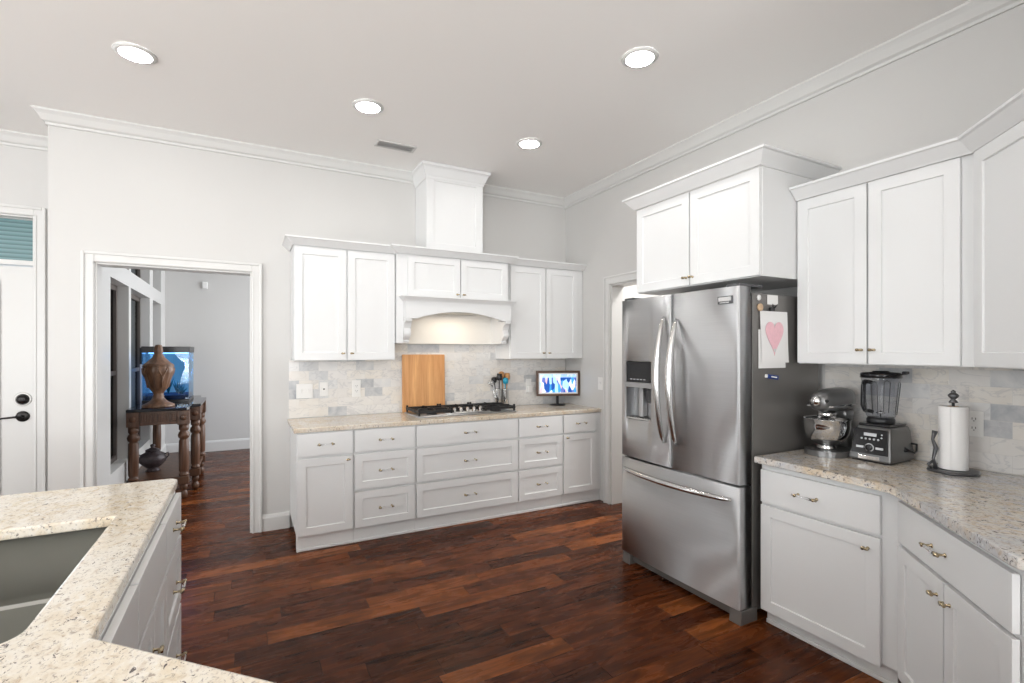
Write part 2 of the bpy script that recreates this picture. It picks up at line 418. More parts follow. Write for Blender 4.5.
b = nb(); wallgrid(b, 'y', XL-.15, XL, YF, YD+.15, 0, CZ, [(-2.1, .2, .5, 2.6), (.6, 2.9, .5, 2.6)]); struct('wall_left', b, 'wall')
b = nb(); wallgrid(b, 'x', YF-.15, YF, XL-.15, 1.9, 0, CZ, [(-4.7, -3.0, .5, 2.6), (-2.7, -1.1, .5, 2.6), (-.8, .9, .5, 2.6)]); struct('wall_front', b, 'wall')
b = nb(); box(b, 1.75, 1.9, YF, -.1, 0, CZ); box(b, 1.9, XR, -.25, -.1, 0, CZ); struct('wall_corner', b, 'wall')
# pantry beyond the right doorway
b = nb(); box(b, 4.9, 5.05, 1.6, 5.0, 0, CZ); box(b, 3.26, 4.9, 4.58, 4.73, 0, CZ); box(b, 3.26, 4.9, 1.6, 1.75, 0, CZ); struct('wall_pantry', b, 'trim')
# far room
win = [(5.38, 6.13), (6.24, 7.34), (7.56, 8.23)]
b = nb(); wallgrid(b, 'y', FXW-.15, FXW, YB+.15, FYB, 0, H, [(a, c, .42, 2.12) for a, c in win]+[(a, c, 2.28, 3.6) for a, c in win]); struct('wall_far_left', b, 'trim')
b = nb(); box(b, FXW-.15, 3.4, FYB, FYB+.15, 0, H); struct('wall_far_back', b, 'wall')
b = nb(); box(b, 3.26, 3.41, YB+.15, FYB, 0, H); struct('wall_far_right', b, 'wall')
b = nb(); box(b, FXW-.15, 3.41, YB+.0, FYB+.15, H, H+.1); struct('ceiling_far', b, 'ceiling')
b = nb(); box(b, XC, 3.41, YB+.005, YB+.145, CZ, H); struct('wall_back_upper', b, 'wall')

# windows of the far room
wi = 0
for a, c in win:
    for z0, z1 in ((.42, 2.12), (2.28, 3.6)):
        wi += 1
        t = thing('window_%d' % wi, '', 'window', (FXW-.11, (a+c)/2, z0)); del t['label']; del t['category']; t['kind'] = 'structure'
        w2, hh = (c-a)/2-.002, z1-z0-.002
        b = nb()
        for s in (-1, 1): box(b, -.03, .02, s*w2-(.05 if s > 0 else 0), s*w2+(.05 if s < 0 else 0), .0, hh)
        box(b, -.028, .018, -w2+.05, w2-.05, 0.001, .05); box(b, -.028, .018, -w2+.05, w2-.05, hh-.05, hh)
        if z0 < 1: box(b, -.028, .018, -w2+.05, w2-.05, hh*.5-.02, hh*.5+.02)
        obj('window_frame', b, 'dark_frame', t)
        b = nb(); box(b, -.008, -.002, -w2+.045, w2-.045, .045, hh-.045); obj('glass_pane', b, 'tint', t)
# unseen windows that let the daylight in
def plain_window(n, axis, pos, a, c, z0, z1):
    t = thing('window_%d' % n, '', 'window', (0, 0, 0)); del t['label']; del t['category']; t['kind'] = 'structure'
    f = nb(); g = nb(); w = .05
    for (u0, u1, v0, v1) in ((a, a+w, z0, z1), (c-w, c, z0, z1), (a+w, c-w, z0, z0+w), (a+w, c-w, z1-w, z1), ((a+c)/2-.02, (a+c)/2+.02, z0+w, z1-w)):
        if axis == 'x': box(f, u0, u1, pos-.03, pos+.03, v0, v1)
        else: box(f, pos-.03, pos+.03, u0, u1, v0, v1)
    if axis == 'x': box(g, a+w, c-w, pos-.004, pos+.004, z0+w, z1-w)
    else: box(g, pos-.004, pos+.004, a+w, c-w, z0+w, z1-w)
    obj('window_frame', f, 'trim', t); obj('glass_pane', g, 'glass', t)
for i, (a, c) in enumerate(((-2.1, .2), (.6, 2.9))): plain_window(7+i, 'y', XL-.08, a, c, .5, 2.6)
for i, (a, c) in enumerate(((-4.7, -3.0), (-2.7, -1.1), (-.8, .9))): plain_window(9+i, 'x', YF-.08, a, c, .5, 2.6)
plain_window(12, 'x', YD+.08, -4.5, -2.95, .5, 2.5)

# crown, baseboards, casings
def crown_prof(z, h=.095, d=.07): return [(0, z), (d, z), (d, z-.012), (d*.86, z-.022), (d*.72, z-h*.35), (d*.4, z-h*.72), (d*.18, z-h*.82), (d*.18, z-h), (0, z-h)]
b = nb(); sweep(b, [(XL, YD), (XC, YD), (XC, YB), (XR, YB), (XR, -.1), (1.75, -.1), (1.75, YF)], crown_prof(CZ)); struct('trim_1', b, 'trim')
BP = [(0, 0), (.016, 0), (.016, .105), (.011, .125), (.0, .135)]
b = nb(); sweep(b, [(.111, YB), (.318, YB)], BP); struct('baseboard_back', b, 'trim')
b = nb(); sweep(b, [(XC, YD), (XC, YB), (-1.03, YB)], BP); struct('baseboard_corner', b, 'trim')
b = nb(); sweep(b, [(FXW, YB+.2), (FXW, FYB), (3.26, FYB)], [(0, 0), (.016, 0), (.016, .13), (.008, .155), (0, .16)]); struct('baseboard_far', b, 'trim')
def casing(name, axis, face, u0, u1, ztop, w=.082, t=.02, sgn=-1, depth=.15, wl=None):
    """casing boards on the wall face plus the jamb lining through the wall"""
    wl = wl or w
    bm = nb()
    def bx(a, c, z0, z1, d0, d1, bev=.004):
        lo, hi = sorted((face+sgn*d0, face+sgn*d1))
        if axis == 'x': box(bm, a, c, lo, hi, z0, z1, bev=bev)
        else: box(bm, lo, hi, a, c, z0, z1, bev=bev)
    for d, k in ((t, 0), (t+.01, 1)):
        o = w-.022 if k else 0
        if not k:
            bx(u0-w, u0, 0, ztop+w, 0, t); bx(u1, u1+w, 0, ztop+w, 0, t); bx(u0, u1, ztop, ztop+w, 0, t)
        else:
            bx(u0-w, u0-w+.02, 0, ztop+w, t, d); bx(u1+w-.02, u1+w, 0, ztop+w, t, d); bx(u0-w+.02, u1+w-.02, ztop+w-.02, ztop+w, t, d)
            bx(u0-.016, u0-.006, 0, ztop+.006, t, t+.005, .001); bx(u1+.006, u1+.016, 0, ztop+.006, t, t+.005, .001); bx(u0-.006, u1+.006, ztop+.006, ztop+.016, t, t+.005, .001)
    bx(u0, u0+.012, 0, ztop, 0, -depth, .001); bx(u1-.012, u1, 0, ztop, 0, -depth, .001); bx(u0+.012, u1-.012, ztop-.012, ztop, 0, -depth, .001)
    return struct(name, bm, 'trim')
casing('trim_2', 'x', YB, -.966, .035, 2.122, w=.075)
casing('trim_3', 'y', XR, 2.888, 3.802, 2.122, w=.082)
casing('trim_4', 'x', YD, -2.41, -1.46, 2.53, w=.07)

# entry door with transom
t = thing('door_1', '', 'door', (-1.935, YD+.05, 0)); del t['label']; del t['category']; t['kind'] = 'structure'
b = nb()
D0, D1 = -.46, .46
for (x0, x1, z0, z1) in ((D0, -.255, .01, 2.14), (.255, D1, .01, 2.14), (-.255, .255, .01, .30), (-.255, .255, 2.02, 2.14)): box(b, x0, x1, 0, .045, z0, z1)
obj('door_panel', b, 'trim', t)
b = nb()
for (x0, x1, z0, z1) in ((-.265, -.235, .29, 2.03), (.235, .265, .29, 2.03), (-.235, .235, .29, .32), (-.235, .235, 2.0, 2.03)): box(b, x0, x1, -.012, -.0005, z0, z1, bev=.004)
obj('glazing_bead', b, 'trim', t)
b = nb(); box(b, -.254, .254, .018, .026, .301, 2.019); obj('door_glass', b, 'glass', t)
b = nb(); box(b, -.463, .463, -.03, .09, 2.15, 2.185); obj('transom_bar', b, 'trim', t)
b = nb(); box(b, -.464, .464, .03, .04, 2.19, 2.51); obj('transom_glass', b, 'transom', t)
b = nb(); box(b, -.474, -.4645, 0, .06, 2.186, 2.515); box(b, .4645, .474, 0, .06, 2.186, 2.515); box(b, -.4645, .4645, 0, .06, 2.5105, 2.515); box(b, -.4645, .4645, 0, .06, 2.186, 2.1895); obj('transom_frame', b, 'trim', t)
b = nb(); lathe(b, [(.001, -.006), (.034, -.006), (.034, -.001), (.001, -.001)], (.392, 0, .972), 24, axis='y'); lathe(b, [(.001, -.06), (.012, -.06), (.012, -.006)], (.392, 0, .972), 16, axis='y')
lathe(b, [(.001, -.012), (.036, -.012), (.042, -.007)], (.392, 0, .972), 24, axis='y')
tube(b, [(.392, -.055, .972), (.35, -.058, .972), (.29, -.055, .967), (.252, -.05, .959)], [.009, .008, .007, .008], 10); obj('door_handle', b, 'bronze', t)
b = nb(); lathe(b, [(.001, -.010), (.048, -.010), (.054, -.001), (.001, -.001)], (.392, 0, 1.105), 28, axis='y', mi=1); lathe(b, [(.001, -.028), (.028, -.028), (.042, -.0102)], (.392, 0, 1.105), 28, axis='y', mi=0)
box(b, .372, .412, -.036, -.0282, 1.098, 1.112, 0); obj('deadbolt', b, ['bronze', 'white_plastic'], t)

# ------------------------------------------------------------------ cabinets
def front_mesh(bm, x0, x1, z0, z1, shaker=True, t=.02, rail=.058, rec=.009):
    g = .0025; x0 += g; x1 -= g; z0 += g; z1 -= g
    if not shaker or (z1-z0) < .16:
        box(bm, x0, x1, -t-.002, -.002, z0, z1); return
    def ring(x0, x1, z0, z1, y): return [bm.verts.new(c) for c in ((x0, y, z0), (x1, y, z0), (x1, y, z1), (x0, y, z1))]
    bk = ring(x0, x1, z0, z1, -.002); fr = ring(x0, x1, z0, z1, -t-.002)
    i1 = ring(x0+rail, x1-rail, z0+rail, z1-rail, -t-.002); s = .002
    i2 = ring(x0+rail+s, x1-rail-s, z0+rail+s, z1-rail-s, -t-.002+rec)
    bm.faces.new(bk[::-1]); bm.faces.new(i2)
    for a, c in ((bk, fr), (fr, i1), (i1, i2)):
        for j in range(4): bm.faces.new([a[j], a[(j+1) % 4], c[(j+1) % 4], c[j]])
def pull_mesh():
    b = nb()
    for s in (-1, 1):
        lathe(b, [(.001, 0), (.008, 0), (.008, -.003), (.0045, -.004), (.0045, -.022), (.0075, -.024), (.0075, -.036), (.001, -.037)], (s*.046, 0, 0), 14, axis='y')
    tube(b, [(-.061, -.030, 0), (.061, -.030, 0)], .0058, 12, mi=1)
    return b
def knob_mesh():
    b = nb()
    lathe(b, [(.001, 0), (.007, 0), (.007, -.003), (.004, -.004), (.004, -.017), (.001, -.017)], (0, 0, 0), 14, axis='y')
    tube(b, [(-.009, -.022, 0), (.010, -.022, 0)], .0062, 12, mi=0)
    lathe(b, [(.001, -.014), (.0078, -.014), (.0078, -.027), (.001, -.027)], (-.011, 0, 0), 12, mi=1, axis='y')
    return b
_p = {}
def hw(kind, parent, x, z, t=.022):
    if kind not in _p:
        o = obj('handle' if kind == 'pull' else 'knob', pull_mesh() if kind == 'pull' else knob_mesh(), ['brass', 'acrylic'] if kind == 'pull' else ['brass', 'brass']); _p[kind] = o
    else:
        o = _p[kind].copy(); COL.objects.link(o)
    o.parent = parent; o.location = (x, -t, z)
    return o
def cabinet(name, label, cat, loc, rz, w, depth, z0, z1, fronts, toe=None, group=None, side_mat='cab', body_poly=None, face_x=None):
    """front faces local -y; carcass front at y=0; fronts = (kind, x0, x1, za, zb, [(hw, x, z)])"""
    t = thing(name, label, cat, (loc[0], loc[1], 0), rz, group)
    b = nb()
    if body_poly: prism(b, body_poly, z0, z1)
    else: box(b, 0.0005, w-.0005, 0, depth, z0, z1)
    obj('body', b, side_mat, t, bev=.001)
    for kind, x0, x1, za, zb, hws in fronts:
        b = nb(); front_mesh(b, x0, x1, za, zb, kind != 'slab')
        f = obj('drawer' if kind in ('slab', 'drawer') else 'door', b, 'cab', t, bev=.0012)
        for k, hx, hz in hws: hw(k, f, hx, hz)
    if toe:
        b = nb(); box(b, toe[0], toe[1], toe[2], toe[3], 0, z0-.0005)
        if len(toe) > 4: box(b, toe[0], toe[1], toe[2]-.012, toe[2]-.0005, 0, .022, bev=.004)
        obj('toe_kick', b, 'cab', t, bev=.001)
    return t

# rear base run, carcass front at y=3.972
YB0 = 3.972; ZC = .878
R1, R2, R3 = (.115, .395), (.409, .685), (.699, .872)
def zc(r): return (r[0]+r[1])/2
BG = 'base cabinets along the rear wall'
def rear(label, x0, x1, fr): return cabinet('base_cabinet', label, 'cabinet', (x0, YB0), 0, x1-x0, YB-YB0-.003, .112, ZC, fr, (0.0005, x1-x0-.0005, .008, .05, 1))
def c3(w, a, c):
    m = (a+c)/2
    return [('slab', a, c, *R3, [('pull', m, zc(R3))]), ('drawer', a, c, *R2, [('pull', m, zc(R2))]), ('drawer', a, c, *R1, [('pull', m, zc(R1))])]
RD = (.115, .685)
rear('white one-drawer, one-door base cabinet at the left end of the rear run', .322, .727,
     [('slab', .003, .399, *R3, [('pull', .2, zc(R3))]), ('door', .003, .399, *RD, [('knob', .365, .655)])])
rear('narrow white three-drawer cabinet just left of the cooktop drawers', .727, 1.2155, c3(.48, .005, .484))
rear('wide white three-drawer cabinet under the gas cooktop', 1.2155, 2.171, c3(.95, .006, .948))
rear('narrow white three-drawer cabinet just right of the cooktop drawers', 2.171, 2.656, c3(.48, .006, .478))
t = rear('white one-drawer, one-door base cabinet below the digital picture frame', 2.656, XR-.002,
     [('slab', .008, .392, *R3, [('pull', .2, zc(R3))]), ('door', .008, .392, *RD, [('knob', .045, .655)])])
b = nb(); box(b, .395, .4515, -.012, -.0005, .115, .872); obj('filler_strip', b, 'cab', t, bev=.001)

def worktop(name, label, poly, mat, hole=None, z0=.8785, z1=.914, bev=.006):
    b = nb(); prism(b, poly, z0, z1, bev=bev)
    return tag(obj(name, b, mat, smooth=False), label, 'worktop')
worktop('granite_worktop', 'beige granite worktop along the rear wall carrying the gas cooktop', [(.302, 3.947), (XR-.002, 3.947), (XR-.002, YB-.014), (.302, YB-.014)], 'granite_back')

# rear backsplash
b = nb(); box(b, .312, XR-.0125, YB-.012, YB-.0005, .9145, 1.403); box(b, 1.13, 2.252, YB-.012, YB-.0005, 1.4035, 1.70)
tag(obj('tile_backsplash', b, 'tile_x'), 'marble subway tile backsplash on the rear wall behind the cooktop', 'backsplash')

# rear upper cabinets, carcass front y=4.272
YU = 4.272; UC = 2.325
CP = lambda z0, z1, d=.062: [(0, z0), (.008, z0), (.012, z0+.006), (d-.012, z1-.016), (d, z1-.012), (d, z1), (0, z1)]
ucrown = [(.322, YB-.002), (.322, YU-.022), (1.13, YU-.022), (1.13, 4.198), (2.214, 4.198), (2.214, YU-.022), (XR-.002, YU-.022)]
t = cabinet('wall_cabinet', 'white two-door wall cabinet left of the range hood', 'cabinet', (.326, YU), 0, .802, YB-YU-.003, 1.405, UC,
            [('door', .003, .397, 1.407, 2.312, [('knob', .372, 1.463)]), ('door', .407, .799, 1.407, 2.312, [('knob', .443, 1.463)])])
b = nb(); sweep(b, ucrown, CP(2.318, 2.378), segs=range(0, 2)); obj('crown_moulding', b, 'cab', t, loc=(-.326, -YU, 0))
t = cabinet('wall_cabinet', 'white two-door wall cabinet in the corner above the digital frame', 'cabinet', (2.244, YU), 0, XR-2.246, YB-YU-.003, 1.405, UC,
            [('door', .003, .404, 1.407, 2.312, [('knob', .376, 1.463)]), ('door', .410, .796, 1.407, 2.312, [('knob', .444, 1.463)])])
b = nb(); box(b, .80, .862, -.012, -.0005, 1.407, 2.312); obj('filler_strip', b, 'cab', t, bev=.001)
b = nb(); sweep(b, ucrown, CP(2.318, 2.378), segs=range(5, 6)); obj('crown_moulding', b, 'cab', t, loc=(-2.244, -YU, 0))
# hood cabinet (doors over the mantel)
HX = 1.13
t = cabinet('hood_cabinet', 'white cabinet with two small doors above the range hood mantel', 'cabinet', (HX, 4.222), 0, 1.082, YB-4.222-.003, 1.955, UC,
            [('door', .092, .578, 1.957, 2.312, [('knob', .549, 1.99)]), ('door', .582, 1.062, 1.957, 2.312, [('knob', .612, 1.99)])])
b = nb(); sweep(b, ucrown, CP(2.318, 2.378), segs=range(2, 5)); obj('crown_moulding', b, 'cab', t, loc=(-HX, -4.222, 0))
# range hood: mantel, arch, corbels
t = thing('range_hood', 'white wooden mantel range hood with arched valance and scrolled corbels', 'range hood', (1.697, 4.222, 1.55))
for s in (-1, 1): b = nb(); box(b, *sorted((s*.508, s*.465)), .06, .34, 0, .403); obj('side_panel', b, 'cab', t, bev=.001)
b = nb(); box(b, -.566, -.5085, .0, .34, 0, .403); obj('stile', b, 'cab', t, bev=.001)
for s in (-1, 1): b = nb(); box(b, *sorted((s*.508, s*.40)), .0005, .0595, .212, .403); obj('mantel_end', b, 'cab', t)
b = nb(); box(b, -.4695, .4695, .29, .335, 0, .403); obj('back_panel', b, 'cabside', t, bev=.001)
b = nb()
arch = [(-.508, .385), (-.508, .212), (-.405, .212)]
for i in range(1, 20):
    a = -1+i/10; arch.append((a*.405, .212+.068*math.cos(a*PI/2)**.85))
arch += [(.405, .212), (.508, .212), (.508, .385)]
prism(b, arch, -.070, -.045, axes='xzy'); obj('arched_valance', b, 'cab', t, bev=.0015)
for s in (-1, 1): b = nb(); box(b, *sorted((s*.508, s*.49)), -.0445, -.0005, .212, .385); obj('valance_return', b, 'cab', t)
b = nb(); sweep(b, [(-.508, -.0005), (-.508, -.070), (.508, -.070), (.508, -.0005)], [(0, .36), (.006, .36), (.010, .368), (.034, .392), (.040, .394), (.040, .403), (0, .403)])
box(b, -.507, .507, -.0695, -.001, .386, .403); obj('mantel_cornice', b, 'cab', t)
for s in (-1, 1):
    b = nb(); x0, x1 = sorted((s*.505, s*.449)); pf = [(.0595, .2115), (-.066, .2115), (-.066, .190), (-.058, .186)]
    for i in range(15):
        q = i/14; z = .183-.150*q; pf.append((-.058+.085*q+.024*math.sin(q*2*PI*.95+.25), z))
    pf += [(.030, .030), (.024, .022), (.030, .004), (.040, 0), (.0595, 0)]
    prism(b, pf, x0, x1, axes='yzx')
    prism(b, [(.0590, .19), (-.045, .185), (-.020, .15), (.005, .10), (.03, .06), (.0590, .04)], x0-.004, x1+.004, axes='yzx')
    obj('corbel', b, 'cab', t, bev=.001)
b = nb(); box(b, -.24, .24, -.03, .25, .276, .2895); obj('filter_grille', b, 'filter', t)
b = nb(); box(b, -.469, .469, -.044, .289, .29, .33); obj('liner', b, 'cabside', t)
hl = bpy.data.lights.new('hood_lamp', 'AREA'); hl.shape = 'RECTANGLE'; hl.size = .42; hl.size_y = .10; hl.energy = 1.7; hl.color = (1, .86, .68)
o = bpy.data.objects.new('hood_lamp', hl); COL.objects.link(o); o.location = (1.697, 4.30, 1.822)
# chimney
t = thing('hood_chimney', 'tall white panelled hood chimney rising to the ceiling above the cabinets', 'chimney', (1.68, 4.272, 2.379))
b = nb(); box(b, -.273, .273, 0, .305, 0, .768); obj('box_body', b, 'cab', t, bev=.001)
b = nb(); front_mesh(b, -.276, .276, -.002, .70, True, t=.018, rail=.07, rec=.007); obj('front_panel', b, 'cab', t, bev=.001)
b = nb(); sweep(b, [(-.274, .305), (-.274, -.02), (.274, -.02), (.274, .305)], [(0, .64), (.006, .64), (.010, .66), (.016, .67), (.040, .728), (.050, .740), (.056, .743), (.056, .768), (0, .768)]); obj('crown_moulding', b, 'cab', t)

# fridge cabinet on the right wall: local -y -> world -x
RZ = -PI/2
XF = 2.485
t = cabinet('fridge_cabinet', 'deep white two-door cabinet above the refrigerator', 'cabinet', (XF, 2.733), RZ, .978, XR-XF-.003, 1.892, 2.49,
            [('door', .004, .484, 1.894, 2.486, [('knob', .462, 1.945)]), ('door', .490, .974, 1.894, 2.486, [('knob', .515, 1.945)])])
b = nb(); sweep(b, [(XR-.003, 2.735), (XF-.024, 2.735), (XF-.024, 1.752), (XR-.003, 1.752)], CP(2.49, 2.568, .068)); 
for v in b.verts: x, y = v.co.x-XF, v.co.y-2.733; v.co.x, v.co.y = -y, x
obj('crown_moulding', b, 'cab', t)
# right wall cabinets
XU = 2.802
rcrown = [(XU-.022, 1.7515), (XU-.022, .965), (2.045-.0, .230), (2.045, -.098)]
t = cabinet('wall_cabinet', 'white two-door wall cabinet above the stand mixer and blender', 'cabinet', (XU, 1.7515), RZ, 1.7515-.967, XR-XU-.003, 1.41, 2.345,
            [('door', .002, .366, 1.412, 2.338, [('knob', .342, 1.486)]), ('door', .370, .742, 1.412, 2.338, [('knob', .400, 1.486)])])
b = nb(); sweep(b, rcrown, CP(2.338, 2.405, .07), segs=range(0, 1))
for v in b.verts: x, y = v.co.x-XU, v.co.y-1.7515; v.co.x, v.co.y = -y, x
obj('crown_moulding', b, 'cab', t)
def to_local(poly, loc, rz):
    c, s = math.cos(-rz), math.sin(-rz)
    return [((x-loc[0])*c-(y-loc[1])*s, (x-loc[0])*s+(y-loc[1])*c) for x, y in poly]
DZ = -3*PI/4
loc = (2.80, .9655)
poly = [(2.7995, .9655), (3.107, .9655), (3.107, -.098), (2.05, -.098), (2.05, .216)]
t = cabinet('corner_wall_cabinet', 'white angled corner wall cabinet at the right edge above the paper towels', 'cabinet', loc, DZ, 1, 1, 1.41, 2.345,
            [('door', .030, .50, 1.412, 2.338, [('knob', .47, 1.486)]), ('door', .504, .985, 1.412, 2.338, [('knob', .53, 1.486)])], body_poly=to_local(poly, loc, DZ))
b = nb(); sweep(b, rcrown, CP(2.338, 2.405, .07), segs=range(1, 3))
for v in b.verts:
    q = to_local([(v.co.x, v.co.y)], loc, DZ)[0]; v.co.x, v.co.y = q
obj('crown_moulding', b, 'cab', t)
# right base
XB = 2.472
t = cabinet('base_cabinet', 'white base cabinet with one drawer over a door beside the refrigerator', 'cabinet', (XB, 1.7515), RZ, 1.7515-1.095, XR-XB-.003, .10, ZC,
            [('slab', .006, .584, .668, .845, [('pull', .262, .757)]), ('door', .006, .584, .088, .657, [('knob', .535, .60)])], (0.001, .62, .045, .09, 1))
loc = (2.472, 1.0945)
dl = .755
end = (loc[0]-dl*.7071, loc[1]-dl*.7071)
poly = [loc, (3.107, 1.0945), (3.107, -.098), (end[0], -.098), end]
t = cabinet('corner_base_cabinet', 'white angled corner base cabinet with a wide drawer over two doors', 'cabinet', loc, DZ, 1, 1, .10, ZC,
            [('slab', .012, .745, .668, .845, [('pull', .345, .757)]), ('door', .012, .376, .088, .657, [('knob', .335, .593)]), ('door', .38, .745, .088, .657, [('knob', .42, .593)])],
            body_poly=to_local([(p[0]+.0005, p[1]-.0005) if i in (0, 4) else p for i, p in enumerate(poly)], loc, DZ), toe=(.02, .74, .045, .09))
worktop('granite_worktop', 'speckled grey-cream granite worktop with the stand mixer, blender and paper towels',
        [(2.413, 1.755), (2.413, 1.16), (2.405, 1.115), (2.385, 1.08), (1.885, .58), (1.868, .555), (1.866, .53), (1.866, -.096), (XR-.014, -.096), (XR-.014, 1.755)][::-1], 'granite_right')
b = nb(); box(b, XR-.012, XR-.0005, -.098, 1.7745, .9145, 1.408)
tag(obj('tile_backsplash', b, 'tile_y'), 'marble subway tile backsplash on the right wall behind the blender', 'backsplash')

# ------------------------------------------------------------------ island
IX = -.272
t = cabinet('island_cabinet', 'white island cabinet with three drawers at the far end', 'cabinet', (IX, 2.127), PI/2, .451, .10, .11, ZC,
            [('slab', .003, .448, .702, .872, [('pull', .225, .79)]), ('drawer', .003, .448, .409, .69, [('pull', .225, .55)]), ('drawer', .003, .448, .115, .395, [('pull', .225, .255)])], (.001, .45, .05, .09))
t = cabinet('island_cabinet', 'white island cabinet with a false front over two doors beside the sink', 'cabinet', (IX, 1.612), PI/2, .514, .10, .11, ZC,
            [('slab', .003, .511, .702, .872, []), ('door', .003, .256, .115, .69, [('knob', .225, .575)]), ('door', .259, .511, .115, .69, [])], (.001, .513, .05, .09))
t = cabinet('island_cabinet', 'white island cabinet at the near inner corner of the island', 'cabinet', (IX, 1.255), PI/2, .3565, .10, .11, ZC,
            [('slab', .003, .354, .702, .872, []), ('door', .003, .354, .115, .69, [])], (.001, .355, .05, .09))
# granite top with the sink cut-out, built as one slab from a ring polygon
b = nb()
outer = [(IX+.002, 2.64), (IX-.018, 2.668), (-2.3, 2.668), (-2.3, -.6), (1.3, -.6), (1.3, -.314), (.057, .929), (IX+.002, 1.26)]
r_ = .06; hx0, hx1, hy0, hy1 = -.98, -.398, 1.305, 2.148
hole = []
for cx, cy, a in ((hx1-r_, hy0+r_, -90), (hx1-.01, hy1-.01, 0), (hx0+.01, hy1-.01, 90), (hx0+r_, hy0+r_, 180)):
    rr = r_ if cy < 1.6 else .01
    for i in range(7): hole.append((cx+rr*math.cos(math.radians(a+i*15)), cy+rr*math.sin(math.radians(a+i*15))))
def slab_with_hole(bm, outer, hole, z0, z1):
    rings = []
    for z in (z0, z1):
        es = []; vv = []
        for poly in (outer, hole):
            vs = [bm.verts.new((x, y, z)) for x, y in poly]; vv.append(vs)
            for i in range(len(vs)): es.append(bm.edges.new((vs[i], vs[(i+1) % len(vs)])))
        bmesh.ops.triangle_fill(bm, use_beauty=True, use_dissolve=False, edges=es); rings.append(vv)
    for k in (0, 1):
        a, c = rings[0][k], rings[1][k]
        for i in range(len(a)): bm.faces.new([a[i], a[(i+1) % len(a)], c[(i+1) % len(a)], c[i]])
    bmesh.ops.dissolve_limit(bm, angle_limit=.01, verts=bm.verts[:], edges=bm.edges[:])
slab_with_hole(b, outer, hole, .8785, .914)
tag(obj('granite_worktop', b, 'granite_isl', bev=.006), 'cream granite island worktop in the lower left corner with the sink cut-out', 'worktop')
# the island's carcass around the sink
b = nb(); prism(b, [(-2.2, 2.58), (-.376, 2.58), (-.376, 2.2), (-1.06, 2.2), (-1.06, 1.24), (-.376, 1.24), (-.272, 1.2445), (.06, .885), (1.24, -.3), (1.24, -.55), (-2.2, -.55)], .001, ZC)
tag(obj('kitchen_island', b, 'cab'), 'white painted base under the near part of the island worktop', 'cabinet')
# sink
t = thing('kitchen_sink', 'grey steel double-bowl sink set under the island worktop', 'sink', ((hx0+hx1)/2, (hy0+hy1)/2, .66))
b = nb(); X0, X1, Y0, Y1 = -.303, .303, -.435, .435; zt = .2175
def bowl(bm, x0, x1, y0, y1, zb, zt):
    def rg(i, z):
        pts = []; r = .05
        for cx, cy, a in ((x1-i-r, y0+i+r, -90), (x1-i-r, y1-i-r, 0), (x0+i+r, y1-i-r, 90), (x0+i+r, y0+i+r, 180)):
            for k in range(5): pts.append(bm.verts.new((cx+r*math.cos(math.radians(a+k*22.5)), cy+r*math.sin(math.radians(a+k*22.5)), z)))
        return pts
    A = [rg(0, zt), rg(.006, zb+.03), rg(.02, zb+.006), rg(.04, zb)]
    for p, q in zip(A, A[1:]):
        for j in range(20): f = bm.faces.new([p[j], p[(j+1) % 20], q[(j+1) % 20], q[j]]); f.smooth = True
    bm.faces.new(A[-1])
bowl(b, X0, X1, -.125, Y1, 0, zt); bowl(b, X0, X1, Y0, -.155, 0.0, zt)
o = obj('bowl', b, 'sink', t); md = o.modifiers.new('s', 'SOLIDIFY'); md.thickness = .003; md.offset = 1
b = nb(); box(b, X0+.006, X1-.006, -.153, -.127, zt-.012, zt+.0006, bev=.003); obj('divider', b, 'sink_rim', t)
b = nb(); lathe(b, [(.001, .002), (.045, .002), (.045, .006), (.03, .004), (.001, .004)], (0, .15, .001), 24); obj('drain', b, 'chrome', t)

